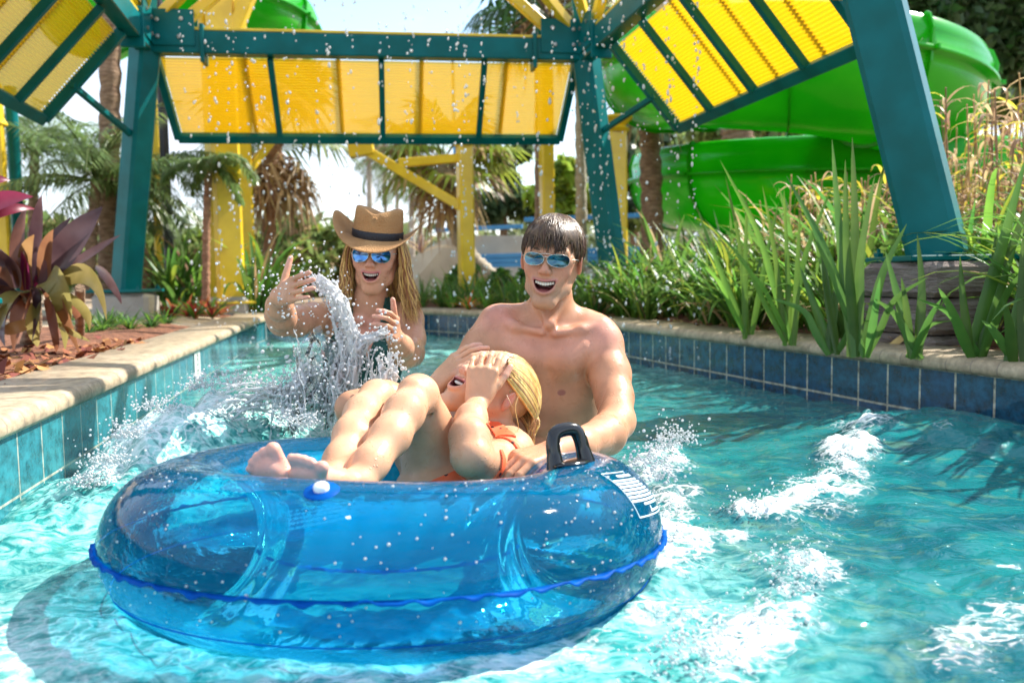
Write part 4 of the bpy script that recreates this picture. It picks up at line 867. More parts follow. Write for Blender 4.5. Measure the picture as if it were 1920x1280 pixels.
palm([(165, 560, 7.6), (172, 450, 7.6), (180, 340, 7.6)], .05, .045, True, 'feathery date palm whose fronds hang left of the left teal post', 'feather', 26, 1.15, FM, seed=3, leaf=.26, elr=(-.4, 1.3), w_=.014)
palm([(60, 560, 8.8), (62, 400, 8.8), (66, 280, 8.8)], .05, .045, True, 'feathery palm near the left edge under the awning corner', 'feather', 24, 1.3, FM, seed=4, leaf=.26, elr=(-.3, 1.3), w_=.014)
palm([(278, 565, 8.2), (272, 490, 8.2), (262, 430, 8.2), (285, 330, 8.2)], .055, .045, True, 'curved rough-barked date palm just right of the left teal post', 'feather', 15, .7, FM, seed=6, leaf=.2, bark='barkred', elr=(-.8, 1.2), w_=.014)
palm([(386, 565, 7.3), (387, 430, 7.3), (392, 300, 7.3)], .035, .03, True, 'slim reddish palm right in front of the thickest yellow column', 'feather', 12, .5, [M['frond'], M['leaflime']], seed=7, leaf=.16, bark='barkred', elr=(-.9, 1.2), w_=.014)
palm([(504, 565, 9.2), (505, 430, 9.2), (510, 300, 9.2), (520, 255, 9.2)], .06, .09, True, 'fan palm with a shaggy dry skirt left of the woman', 'fan', 16, 1.0, [M['leafolive'], M['leafdry']], seed=8, bark='barkred', skirt=26, elr=(-.5, 1.2))
palm([(935, 530, 10.5), (890, 490, 10.5), (858, 440, 10.5), (845, 380, 10.5), (832, 300, 10.5)], .11, .085, True, 'fan palm with a curved pale trunk between the woman and the man', 'fan', 26, 1.0, [M['leaflime'], M['leafdry']], seed=9, bark='barkpale', skirt=12, elr=(-.5, 1.1))
palm([(1092, 560, 10.5), (1090, 400, 10.5), (1088, 225, 10.5), (1088, 40, 10.5)], .07, .06, False, 'slim palm trunk just left of the middle teal post', None, 0, 0, None, bark='barkpale')
palm([(1222, 560, 9.6), (1222, 400, 9.6), (1218, 225, 9.6), (1216, 60, 9.6)], .13, .11, True, 'thick brown palm trunk left of the lower green flume', 'fan', 14, 1.2, [M['leafolive'], M['leafdry']], skirt=8, seed=10)
palm([(1385, 560, 15), (1385, 300, 15), (1380, 225, 15), (1380, 60, 15)], .28, .26, False, 'broad dark trunk seen through the gap between the two green flumes', None, 0, 0, None)
palm([(1012, 560, 12), (1012, 200, 12), (1014, -20, 12)], .07, .07, True, 'tall palm above the awning with dark hanging fans', 'fan', 22, 1.3, [M['leafdark'], M['leafdry']], seed=12, skirt=16, elr=(-1.0, 1.0))
for i, (px, pt, Y) in enumerate([(693, 250, 22), (723, 300, 24), (745, 310, 26), (772, 270, 22), (788, 300, 23)]):
    palm([(px+2, 560, Y), (px, 400, Y), (px-2, pt, Y)], .085 if i in (0, 3, 4) else .05, .06, True, ['thin far palm above the hat, leftmost of five', 'thin far palm, second of the five above the hat', 'thinnest far palm, middle one of the five above the hat', 'pale far palm trunk, fourth of the five above the hat', 'pale far palm trunk, rightmost of the five above the hat'][i], 'feather', 12, 1.3, FM, 'barkpale', 30+i, leaf=.4, group='thin palms far behind the woman', elr=(-1.2, .6))
# far spiky plant right of the hat
rosette(790, 470, 13, .55, 24, [M['leafdry'], m_pur], 'spiky reddish plant behind the brim of the hat', 'spiky plant', 15, name='spiky_plant').location.z = at(790, 475, 13).z
# ------------------------------------------------------------------ trees and shrubs behind
TG = 'trees beyond the river'
tree(945, 18, 560, 330, [(930, 300, 30), (960, 330, 40), (940, 370, 45), (990, 390, 40), (920, 400, 35), (975, 290, 25)], 5200, .17, [M['pine'], M['leafolive']], 'grey-green conifer above the blue railing left of the man', 1)
tree(1075, 17, 560, 380, [(1060, 340, 40), (1020, 370, 35), (1100, 380, 40), (1050, 400, 40)], 3600, .2, [M['leaflime'], M['leafolive']], 'lime green tree behind the head of the man', 2)
tree(1190, 19, 560, 260, [(1180, 280, 45), (1200, 340, 50), (1170, 400, 40), (1240, 300, 50), (1130, 320, 35)], 4600, .2, [M['pine'], M['leafolive']], 'olive tree behind the middle teal post', 3)
tree(1500, 26, 560, 200, [(1450, 250, 60), (1560, 240, 60), (1330, 270, 60)], 3000, .3, [M['leafolive'], M['leafdry']], 'thin bare-looking tree in the gap between the green flumes', 4)
tree(1745, 13, 560, -120, [(1740, 40, 90), (1850, 60, 80), (1900, 10, 90), (1830, -60, 120), (1960, 60, 90), (1720, -40, 90), (1850, 150, 30)], 17000, .14, [M['pine'], M['leafdark']], 'dark pine overhanging the top right corner', 5, tw=.2)
tree(1890, 15, 560, 230, [(1860, 200, 32), (1910, 220, 30), (1900, 180, 22)], 1500, .15, [M['leafolive'], M['leaflime']], 'small tree at the right edge behind the dried reeds', 6)
SH = [(505, 15, 70, 150), (540, 15.5, 80, 180), (585, 15, 90, 170), (625, 16, 80, 160), (655, 15.5, 60, 140), (690, 17, 70, 120), (335, 15, 80, 130), (372, 16, 70, 150), (255, 14, 80, 170), (40, 14, 120, 210), (120, 13.5, 120, 190)]
for i, (px, Y, w_, h) in enumerate(SH):
    bush(px, Y, 565, w_*1.35, h, 2600, .17, [M['leafolive'], M['leaflime'] if i % 2 else M['leafdry']], 'loose yellowish green shrub in the row far behind the left bank, %s from the left' % ORD[sorted(q[0] for q in SH).index(px)], 'shrub', 'shrub', 200+i, 'shrubs far behind the left bank')
m = MB(); r3 = random.Random(99); bl = []
for i in range(150):
    x = -24+i*.36+r3.uniform(-.3, .3); bl.append((x, 30+r3.uniform(-2, 2), .4+r3.uniform(0, 1.6), r3.uniform(.7, 1.5)))
leafcloud(m, bl, 15000, .34, 77); tag(m.build('far_woodland', [leafmat('far_leaf', (.10, .14, .045), (.17, .19, .07))]), kind='stuff')
# ------------------------------------------------------------------ bodies as one smooth surface (distance field + surface nets)
def V3(p): return np.array([p[0], p[1], p[2]], float)
def cone(a, b, ra, rb):
    a, b = V3(a), V3(b); ba = b-a; L2 = float(ba@ba)+1e-12
    def f(x, y, z):
        t = np.clip(((x-a[0])*ba[0]+(y-a[1])*ba[1]+(z-a[2])*ba[2])/L2, 0, 1)
        return np.sqrt((x-a[0]-t*ba[0])**2+(y-a[1]-t*ba[1])**2+(z-a[2]-t*ba[2])**2)-(ra+(rb-ra)*t)
    r = max(ra, rb); return f, np.minimum(a, b)-r, np.maximum(a, b)+r
def ell(c, r, R=None):
    c = V3(c); r = np.asarray(r, float); R = np.eye(3) if R is None else np.asarray(R)
    def f(x, y, z):
        x, y, z = x-c[0], y-c[1], z-c[2]
        u = R[0, 0]*x+R[1, 0]*y+R[2, 0]*z; v = R[0, 1]*x+R[1, 1]*y+R[2, 1]*z; w_ = R[0, 2]*x+R[1, 2]*y+R[2, 2]*z
        k0 = np.sqrt((u/r[0])**2+(v/r[1])**2+(w_/r[2])**2); k1 = np.sqrt((u/r[0]**2)**2+(v/r[1]**2)**2+(w_/r[2]**2)**2)+1e-9
        return k0*(k0-1)/k1
    e = np.sqrt((R**2) @ (r**2)); return f, c-e, c+e
class Field:
    def __init__(s, lo, hi, h):
        s.lo = np.array(lo, float); s.h = h; s.n = (np.ceil((np.array(hi)-s.lo)/h)).astype(int)+1; s.f = np.ones(s.n, np.float32); s.paint = []; s.grp = {}
    def op(s, prim, k=.01, sub=False, grp=None, col=None, soft=.006):
        fn, lo, hi = prim; mg = k+.015
        i0 = np.maximum(((lo-mg-s.lo)/s.h).astype(int), 0); i1 = np.minimum(((hi+mg-s.lo)/s.h).astype(int)+2, s.n)
        if np.any(i1 <= i0): return s
        sl = tuple(slice(a, b) for a, b in zip(i0, i1)); ax = [(s.lo[q]+np.arange(i0[q], i1[q])*s.h).astype(np.float32) for q in range(3)]
        d = fn(ax[0][:, None, None], ax[1][None, :, None], ax[2][None, None, :]); a = s.f[sl]
        if sub: h = np.clip(.5-.5*(a+d)/k, 0, 1); s.f[sl] = a*(1-h)-d*h+k*h*(1-h)
        else: h = np.clip(.5+.5*(a-d)/k, 0, 1); s.f[sl] = a*(1-h)+d*h-k*h*(1-h)
        if grp: s.grp.setdefault(grp, []).append(fn)
        if col is not None: s.paint.append((fn, col, soft))
        return s
    def gd(s, grp, V): return np.min([f(V[:, 0], V[:, 1], V[:, 2]) for f in s.grp[grp]], axis=0)
    def mesh(s, smooth=1):
        f = s.f; sg = f < 0; n = sg.shape; c = np.zeros(tuple(q-1 for q in n), np.int8)
        for a in (0, 1):
            for b_ in (0, 1):
                for d in (0, 1): c += sg[a:n[0]-1+a, b_:n[1]-1+b_, d:n[2]-1+d]
        act = (c > 0) & (c < 8); I, J, K = np.nonzero(act); idx = np.full(act.shape, -1, np.int32); idx[I, J, K] = np.arange(len(I))
        acc = np.zeros((len(I), 3)); num = np.zeros(len(I)); cs = [(a, b_, d) for a in (0, 1) for b_ in (0, 1) for d in (0, 1)]
        for p in cs:
            for ax in range(3):
                if p[ax]: continue
                q = list(p); q[ax] = 1; fa = f[I+p[0], J+p[1], K+p[2]]; fb = f[I+q[0], J+q[1], K+q[2]]; m = (fa < 0) != (fb < 0)
                t = np.where(m, fa/np.where(m, fa-fb, 1), 0); pos = np.tile(np.array(p, float), (len(I), 1)); pos[:, ax] += t; acc += pos*m[:, None]; num += m
        V = s.lo+(np.stack([I, J, K], -1)+acc/num[:, None])*s.h; F = []
        for ax in range(3):
            o1, o2 = [(1, 2), (2, 0), (0, 1)][ax]; sl0 = [slice(None)]*3; sl1 = [slice(None)]*3; sl0[ax] = slice(0, -1); sl1[ax] = slice(1, None)
            a0 = sg[tuple(sl0)]; a1 = sg[tuple(sl1)]; E = np.argwhere(a0 != a1); E = E[(E[:, o1] > 0) & (E[:, o2] > 0) & (E[:, o1] < n[o1]-1) & (E[:, o2] < n[o2]-1)]
            def g(d1, d2): e = E.copy(); e[:, o1] += d1; e[:, o2] += d2; return idx[e[:, 0], e[:, 1], e[:, 2]]
            Q = np.stack([g(-1, -1), g(0, -1), g(0, 0), g(-1, 0)], -1); fl = ~a0[E[:, 0], E[:, 1], E[:, 2]]; Q[fl] = Q[fl][:, ::-1]; F.append(Q)
        F = np.concatenate(F); F = F[(F >= 0).all(1)]
        for _ in range(smooth):
            S = np.zeros_like(V); N = np.zeros(len(V))
            for a, b_ in ((0, 1), (1, 2), (2, 3), (3, 0)):
                for u, v in ((a, b_), (b_, a)): np.add.at(S, F[:, u], V[F[:, v]]); np.add.at(N, F[:, u], 1)
            V = V*.5+.5*S/np.maximum(N, 1)[:, None]
        return V, F
def mixcol(V, base, paints):
    C = np.tile(np.array(base, float), (len(V), 1))
    for fn, col, soft in paints:
        w_ = np.clip(.5-fn(V[:, 0], V[:, 1], V[:, 2])/soft, 0, 1)[:, None]; C = C*(1-w_)+np.array(col)*w_
    return C
def skin(name, pore=.35):
    m = pm(name, (.6, .35, .25), rough=.52, spec=.32, sss=.12, coat=.07); nt = m.node_tree; b = nt.nodes['Principled BSDF']; L = nt.links.new
    a = nt.nodes.new('ShaderNodeAttribute'); a.attribute_name = 'col'; tc = nt.nodes.new('ShaderNodeTexCoord')
    n = nt.nodes.new('ShaderNodeTexNoise'); n.inputs['Scale'].default_value = 14; n.inputs['Detail'].default_value = 6; L(tc.outputs['Object'], n.inputs['Vector'])
    r = nt.nodes.new('ShaderNodeMapRange'); r.inputs['From Min'].default_value = .3; r.inputs['From Max'].default_value = .7; r.inputs['To Min'].default_value = .80; r.inputs['To Max'].default_value = 1.16; L(n.outputs['Fac'], r.inputs[0])
    v = nt.nodes.new('ShaderNodeVectorMath'); v.operation = 'SCALE'; L(a.outputs['Color'], v.inputs[0]); L(r.outputs[0], v.inputs['Scale']); L(v.outputs[0], b.inputs['Base Color'])
    b.inputs['Subsurface Scale'].default_value = .35; b.inputs['Subsurface Radius'].default_value = (.03, .010, .006)
    v2 = nt.nodes.new('ShaderNodeTexVoronoi'); v2.inputs['Scale'].default_value = 120; L(tc.outputs['Object'], v2.inputs['Vector'])
    n3 = nt.nodes.new('ShaderNodeTexNoise'); n3.inputs['Scale'].default_value = 30; L(tc.outputs['Object'], n3.inputs['Vector'])
    s1 = nt.nodes.new('ShaderNodeMapRange'); s1.inputs['From Min'].default_value = .28; s1.inputs['From Max'].default_value = .12; L(v2.outputs['Distance'], s1.inputs[0])
    s2 = nt.nodes.new('ShaderNodeMapRange'); s2.inputs['From Min'].default_value = .55; s2.inputs['From Max'].default_value = .62; L(n3.outputs['Fac'], s2.inputs[0])
    mu = nt.nodes.new('ShaderNodeMath'); mu.operation = 'MULTIPLY'; L(s1.outputs[0], mu.inputs[0]); L(s2.outputs[0], mu.inputs[1])
    bp = nt.nodes.new('ShaderNodeBump'); bp.inputs['Strength'].default_value = pore; bp.inputs['Distance'].default_value = .004; 
    nf = nt.nodes.new('ShaderNodeTexNoise'); nf.inputs['Scale'].default_value = 260; nf.inputs['Detail'].default_value = 3; L(tc.outputs['Object'], nf.inputs['Vector'])
    ms = nt.nodes.new('ShaderNodeMath'); ms.operation = 'MULTIPLY_ADD'; ms.inputs[1].default_value = .16; L(nf.outputs['Fac'], ms.inputs[0]); L(mu.outputs[0], ms.inputs[2]); L(ms.outputs[0], bp.inputs['Height']); L(bp.outputs[0], b.inputs['Normal'])
    nr = nt.nodes.new('ShaderNodeTexNoise'); nr.inputs['Scale'].default_value = 28; nr.inputs['Detail'].default_value = 5; nr.inputs['Distortion'].default_value = 1.2; L(tc.outputs['Object'], nr.inputs['Vector'])
    rr = nt.nodes.new('ShaderNodeMapRange'); rr.inputs['From Min'].default_value = .42; rr.inputs['From Max'].default_value = .62; rr.inputs['To Min'].default_value = .60; rr.inputs['To Max'].default_value = .24; L(nr.outputs['Fac'], rr.inputs[0]); L(rr.outputs[0], b.inputs['Roughness'])
    fk = nt.nodes.new('ShaderNodeTexNoise'); fk.inputs['Scale'].default_value = 150; fk.inputs['Detail'].default_value = 1; L(tc.outputs['Object'], fk.inputs['Vector'])
    fr = nt.nodes.new('ShaderNodeMapRange'); fr.inputs['From Min'].default_value = .69; fr.inputs['From Max'].default_value = .76; fr.inputs['To Min'].default_value = 1.; fr.inputs['To Max'].default_value = .86; L(fk.outputs['Fac'], fr.inputs[0])
    vf = nt.nodes.new('ShaderNodeVectorMath'); vf.operation = 'SCALE'; L(v.outputs[0], vf.inputs[0]); L(fr.outputs[0], vf.inputs['Scale']); L(vf.outputs[0], b.inputs['Base Color'])
    return m
M['skin'] = skin('wet_skin')
class Frame:
    """head frame: local x to the side, y backwards, z up"""
    def __init__(s, c, U, F_, sc=1.):
        F_ = V3(F_); F_ /= np.linalg.norm(F_); U = V3(U); U = U-F_*(U@F_); U /= np.linalg.norm(U); s.R = np.stack([np.cross(U, F_), -F_, U], 1); s.c = V3(c); s.s = sc
    def p(s, x, y, z): return s.c+s.R @ (np.array([x, y, z])*s.s)
    def P(s, Q): return s.c+(np.asarray(Q)*s.s) @ s.R.T
    def inv(s, x, y, z):
        x, y, z = x-s.c[0], y-s.c[1], z-s.c[2]; R = s.R
        return [(R[0, q]*x+R[1, q]*y+R[2, q]*z)/s.s for q in range(3)]
def head(S, f, fem=0., lip=(.50, .16, .14), mouth=1., red=(.62, .26, .19), jawdrop=1.):
    s = f.s; p = f.p
    def E(c, r, k, **kw): S.op(ell(p(*c), np.array(r)*s, f.R), k*s, grp='head', **kw)
    def C(a, b_, ra, rb, k, **kw): S.op(cone(p(*a), p(*b_), ra*s, rb*s), k*s, grp='head', **kw)
    jw = 1-.04*fem; cz = -.116*jawdrop
    E((0, .022, .028), (.074, .093, .084), .01); E((0, -.028, .012), (.066, .062, .076), .03); E((0, -.04, -.045), (.050*jw, .05, .058), .025)
    for q in (-1, 1):
        C((q*.054*jw, .010, -.040), (q*.044*jw, -.018, -.078), .018, .014, .025); C((q*.044*jw, -.018, -.078), (q*.014, -.070, cz), .014, .015, .022)
        E((q*.040, -.058, -.027), (.022, .021, .021), .022, col=red, soft=.05)          # cheek pushed up by the smile
        E((q*.045, -.052, .0), (.022, .025, .014), .02)
        C((q*.010, -.086, .020), (q*.046, -.074, .024), .010, .008, .016)               # brow ridge
    C((-.010, -.069, cz), (.010, -.069, cz), .0175*jw, .0175*jw, .022)
    E((0, -.066, -.066), (.040, .030, .034), .02)
    for q in (-1, 1): S.op(ell(p(q*.031, -.100, .000), np.array((.017, .014, .011))*s, f.R), .010*s, sub=True); E((q*.031, -.080, .0), (.014, .012, .012), .004)
    C((0, -.084, .012), (0, -.104, -.026), .0080, .0105, .014); E((0, -.105, -.029), (.0112, .010, .0095), .006, col=red, soft=.02)
    for q in (-1, 1):
        E((q*.0125, -.099, -.033), (.0072, .010, .0072), .006); S.op(ell(p(q*.0065, -.108, -.040), np.array((.0035, .005, .003))*s, f.R), .003*s, sub=True)
        # smile line from the nose wing round the mouth corner
        S.op(cone(p(q*.022, -.100, -.036), p(q*.046, -.083, -.066), .0022*s, .0016*s), .010*s, sub=True)
    # open laughing mouth: curved lips round a cavity
    zt = lambda x: -.0575+5.5*x*x; hw = .0290*mouth; dp = .034*mouth*jawdrop
    yl = lambda x: -.0985+16*x*x
    up = [(x, yl(x), zt(x)) for x in np.linspace(-hw, hw, 9)]; lo = [(x, yl(x)+.004, zt(hw)-dp*math.sqrt(max(0, 1-(x/hw)**2))-.001) for x in np.linspace(-hw, hw, 9)]
    for L_, r in ((up, .0042), (lo, .0056)):
        for a, b_ in zip(L_[:-1], L_[1:]): C(a, b_, r*(1+.1*fem), r*(1+.1*fem), .005)
    def cav(x, y, z):
        u, v, w_ = f.inv(x, y, z); t = np.clip(u/hw, -1, 1); ztop = -.0590+5.5*u*u; zb = zt(hw)-dp*np.sqrt(np.maximum(0, 1-t*t))+.003; 
        d = np.maximum(np.maximum(w_-ztop, zb-w_), np.maximum(np.abs(u)-hw+.001, v+.058)); return d*s*.8
    pc = p(0, -.1, -.07); S.op((cav, pc-.05*s, pc+.05*s), .0035*s, sub=True)
    S.paint += [(cone(p(*a), p(*b_), .0058*s, .0058*s)[0], lip, .004) for L_ in (up, lo) for a, b_ in zip(L_[:-1], L_[1:])]
    def cav2(x, y, z): return cav(x, y, z)-.0012
    S.paint.append((cav2, (.13, .018, .02), .0025)); S.paint.append((ell(p(0, -.078, zt(hw)-dp+.004), np.array((.020, .020, .009))*s, f.R)[0], (.42, .12, .11), .004))
    E((0, -.068, zt(hw)-dp+.003), (.018, .018, .006), .004)     # tongue
    for q in (-1, 1):
        RE = f.R @ np.array(Matrix.Rotation(q*.35, 3, 'Z')) @ np.array(Matrix.Rotation(.15, 3, 'X'))
        S.op(ell(p(q*.079, .014, -.006), np.array((.0075, .018, .030))*s, RE), .006*s, grp='head', col=red, soft=.012); S.op(ell(p(q*.087, .010, -.003), np.array((.006, .0105, .019))*s, RE), .003*s, sub=True)
    # eyebrows
    return up, zt, hw
def teeth(f, parent, hw, n=8, name='teeth', mouth=1.):
    m = MB(); s = f.s; loc = np.array(parent.location)
    xs = np.linspace(-hw*.86, hw*.86, n+1)
    for i in range(n):
        x = (xs[i]+xs[i+1])/2; w_ = (xs[1]-xs[0])*.96; y = -.0905+13*x*x; z = -.0595+4.8*x*x; hgt = .0098*(1-.35*abs(x/hw))*mouth; an = math.atan(26*x)
        R = f.R @ np.array(Matrix.Rotation(an, 3, 'Z')); m.box(f.p(x, y+.002, z-hgt*.42)-loc, (w_*s, .006*s, hgt*s), R, bev=.0016*s)
    xs = np.linspace(-hw*.6, hw*.6, 7)
    for i in range(0):
        x = (xs[i]+xs[i+1])/2; w_ = (xs[1]-xs[0])*.93; y = -.082+13*x*x; m.box(f.p(x, y+.002, -.050+6*hw*hw-.037*mouth+.0075)-loc, (w_*s, .005*s, .006*s), f.R, bev=.0012*s)
    return m.build(name, pm('tooth_enamel', (.80, .77, .69), rough=.25), parent, smooth=False)
def basis(fwd, nrm):
    f = V3(fwd); f /= np.linalg.norm(f); n = V3(nrm); n = n-f*(n@f); n /= np.linalg.norm(n); return f, n
def hand(S, w_, fwd, nrm, thumb, curl=(.35,)*4, sc=1., spread=.10, tcurl=.3, tup=.9, tip=(.72, .36, .28), fr=1.):
    """w_ wrist point, fwd towards the fingers, nrm the way the palm faces, thumb = +1/-1 side along nrm x fwd"""
    f, n = basis(fwd, nrm); sd = np.cross(n, f)*thumb; w_ = V3(w_); L_ = (.041, .025, .020); fl = (.95, 1.05, 1.0, .80)
    for i in range(4):
        o = (.031-.0205*i)*sc; kn = w_+f*(.088-.004*abs(i-1.2))*sc+sd*o; S.op(cone(w_+f*.012*sc+sd*o*.62, kn, .0145*sc, .0108*sc), .012*sc, grp='hand')
        d = f+sd*spread*(1.2-i)*.8; d /= np.linalg.norm(d); p = kn; a = 0; r = .0092*sc*fr*(1 if i < 3 else .86)
        for j in range(3):
            a += curl[i]*(1, 1.15, .8)[j]; dd = d*math.cos(a)+n*math.sin(a); q = p+dd*L_[j]*fl[i]*sc; S.op(cone(p, q, r, r*.90), .0025*sc if j else .005*sc, grp='hand', **({'col': tip, 'soft': .02} if j == 2 else {})); p = q; r *= .92
    b_ = w_+f*.022*sc+sd*.022*sc; S.op(ell(b_+f*.012*sc+n*.008*sc, np.array((.024, .017, .016))*sc, np.stack([f, sd, n], 1)), .012*sc, grp='hand')
    a = tup; p = b_; r = .0125*sc
    for j, l in enumerate((.040, .032, .026)):
        dd = f*math.cos(a)+sd*math.sin(a)+n*.25; dd /= np.linalg.norm(dd); q = p+dd*l*sc; S.op(cone(p, q, r, r*.88), .006*sc if j == 0 else .003*sc, grp='hand', **({'col': tip, 'soft': .02} if j == 2 else {})); p = q; r *= .88; a -= tcurl*.5
def chain(S, pts, k=.02, grp=None):
    for (a, ra), (b_, rb) in zip(pts[:-1], pts[1:]): S.op(cone(a, b_, ra, rb), k, grp=grp)
def person(S, base, label, root_loc, extra=None, sm=1):
    V, F = S.mesh(sm); C = mixcol(V, base, S.paint); V0 = V-np.array(root_loc)
    m = MB(); m.add(V0, F); o = m.build('person', M['skin'], smooth=True, colour=C); o.location = root_loc; tag(o, label, 'person'); return o, V, F
def garment(name, par, V, F, mask, off, mat, keepn=None):
    N = np.zeros_like(V); n = np.cross(V[F[:, 2]]-V[F[:, 0]], V[F[:, 3]]-V[F[:, 1]]); 
    for k in range(4): np.add.at(N, F[:, k], n)
    N /= np.linalg.norm(N, axis=1)[:, None]+1e-12; mk = mask(V, N); f = F[mk[F].all(1)]; use = np.unique(f); mp = np.full(len(V), -1); mp[use] = np.arange(len(use)); f = mp[f]
    P = V[use]+N[use]*off; Q = V[use]-N[use]*.001
    e = np.concatenate([f[:, [0, 1]], f[:, [1, 2]], f[:, [2, 3]], f[:, [3, 0]]]); key = set(map(tuple, e.tolist())); bd = np.array([x for x in e.tolist() if (x[1], x[0]) not in key])
    for _ in range(3):       # smooth the cut edge
        S_ = np.zeros_like(P); c = np.zeros(len(P)); np.add.at(S_, bd[:, 0], P[bd[:, 1]]); np.add.at(c, bd[:, 0], 1); np.add.at(S_, bd[:, 1], P[bd[:, 0]]); np.add.at(c, bd[:, 1], 1); k = c > 0; P[k] = P[k]*.4+.6*S_[k]/c[k][:, None]
    m = MB(); k = len(P); m.add(np.concatenate([P, Q])-np.array(par.location), f); m.F.append(np.stack([bd[:, 1], bd[:, 0], bd[:, 0]+k, bd[:, 1]+k], -1)); m.M.append(np.zeros(len(bd), int))
    return m.build(name, mat, par, smooth=True)
def topx(V):
    d = V-np.array([0, 0, H_CAM]); f = d @ np.array(_F); return np.stack([960+FPX*(d @ np.array(_R))/f, 640-FPX*(d @ np.array(_U))/f], -1)
def inpoly(P, poly_):
    x, y = P[:, 0], P[:, 1]; c = np.zeros(len(P), bool); n = len(poly_)
    for i in range(n):
        x0, y0 = poly_[i]; x1, y1 = poly_[i-1]; k = ((y0 > y) != (y1 > y)) & (x < (x1-x0)*(y-y0)/((y1-y0) or 1e-9)+x0); c ^= k
    return c
def strands(m, paths, r, n=3, mi=0):
    """many tapered hair locks; every path is a list of points of the same length"""
    P = np.array(paths, float); K, L_ = P.shape[:2]; T = np.gradient(P, axis=1); T /= np.linalg.norm(T, axis=2)[..., None]+1e-9
    A = np.cross(T, np.array([.31, .9, .3])); A /= np.linalg.norm(A, axis=2)[..., None]+1e-9; B = np.cross(T, A); r = np.broadcast_to(np.asarray(r, float), (K,)); t = np.linspace(0, 1, L_); pr = np.clip(np.minimum(.6+t*2, (1-t)**.5*1.2), .08, 1)
    rr = r[:, None]*pr[None, :]
    for i in range(K):
        a = np.linspace(0, 2*np.pi, n, endpoint=False); m.grid(P[i][:, None]+rr[i][:, None, None]*(A[i][:, None]*np.cos(a)[None, :, None]+B[i][:, None]*np.sin(a)[None, :, None]), mi, closev=True)
def hairmat(n, c, c2, rough=.32):
    return pm(n, c, c2, 60, rough=rough, spec=.4, island=.45, bump=.2, bscale=200, stretch=(1, 1, .15))
def shades(f, par, cen, w_, h_, lens, frame, tilt=.0, yb=-.100, drop=.35):
    m = MB(); fr = MB(); s = f.s; loc = np.array(par.location)
    for q in (-1, 1):
        ring = []
        for a in np.linspace(0, 2*np.pi, 32, endpoint=False):
            u, v = math.cos(a), math.sin(a); x = w_*(abs(u)**.85)*np.sign(u); z = h_*(abs(v)**.9)*np.sign(v)
            if v < 0: x += -q*0+ q*.0; z *= 1.0+drop*(.5+.5*u*q)
            else: z *= 1-.25*(.5-.5*u*q)
            xx = q*cen+x; ring.append((xx, yb+7*(abs(xx)-.01)**2*1.6+z*tilt, .002+z))
        c = np.mean(ring, axis=0); R_ = f.P(ring)
        G = [f.P([c+(np.array(p)-c)*k+np.array([0, -.0035*(1-k*k), 0]) for p in ring]) for k in (1, .75, .5, .25, .02)]
        m.grid(np.array(G)-loc, closev=True); fr.tube(R_-loc, .0007*s, 6, closed=True)
        fr.tube(f.P([(q*(cen+w_), yb+.008+7*(cen+w_)**2*1.6-.006, .006), (q*.074, -.055, .006), (q*.079, .005, .004)])-loc, .0012*s, 5)
    fr.tube(f.P([(-cen+w_*.92, yb+.001, .006), (0, yb-.006, .009), (cen-w_*.92, yb+.001, .006)])-loc, .0012*s, 5); fr.tube(f.P([(-cen+w_*.6, yb+.001, h_*.85), (0, yb-.004, h_*.95), (cen-w_*.6, yb+.001, h_*.85)])-loc, .0010*s, 5)
    o = fr.build('sunglasses', frame, par, smooth=True); l = m.build('lens', lens, o, smooth=True); return o
def lensmat(n, c1, c2):
    m = pm(n, c1, c2, 25, rough=.05, metal=.85, spec=.8, coat=1.); return m
M['wire'] = pm('silver_wire', (.6, .58, .52), rough=.25, metal=1.)
# ------------------------------------------------------------------ the man behind the tube
RED = (.60, .25, .18); SKM = (.54, .265, .15)
lo = at(600, 960, 1.6); S = Field((-.52, 1.55, -.12), (.44, 2.48, .75), .0029)
P = lambda x, y, Y: at(x, y, Y)
I3 = np.eye(3)
S.op(ell(P(1040, 905, 2.34), (.15, .105, .13)), .03); S.op(ell(P(1040, 810, 2.31), (.136, .092, .13)), .05); S.op(ell(P(1030, 735, 2.29), (.142, .098, .11)), .05)
S.op(ell(P(1022, 670, 2.28), (.158, .105, .105)), .04)
S.op(cone(P(965, 618, 2.27), P(1095, 625, 2.27), .058, .058), .04)
for a, b_, r in (((985, 668, 2.205), (960, 650, 2.215), .045), ((1062, 674, 2.20), (1090, 656, 2.21), .045)):
    S.op(cone(P(*a), P(*b_), r, .04), .03)
chain(S, [(P(1032, 612, 2.25), .060), (P(1034, 560, 2.25), .050), (P(1035, 515, 2.245), .048)], .022)
chain(S, [(P(1036, 590, 2.27), .042), (P(950, 604, 2.28), .042)], .03); chain(S, [(P(1040, 590, 2.27), .042), (P(1115, 622, 2.27), .045)], .03)
chain(S, [(P(1016, 622, 2.175), .007), (P(965, 612, 2.195), .007), (P(930, 592, 2.225), .010)], .025); chain(S, [(P(1042, 624, 2.175), .007), (P(1090, 618, 2.195), .007), (P(1128, 606, 2.225), .010)], .025)
S.op(ell(P(1029, 616, 2.160), (.009, .010, .009)), .02, sub=True)
for q in (-1, 1): S.op(cone(P(1030+q*4, 606, 2.175), P(1034+q*28, 548, 2.225), .006, .006), .022)
for y, dx in ((760, 0), (800, 0), (838, 0)):
    for q in (-1, 1): S.op(ell(P(1036+q*24, y, 2.225), (.026, .014, .021)), .016)
S.op(cone(P(1030, 700, 2.172), P(1036, 880, 2.205), .0035, .0035), .02, sub=True)
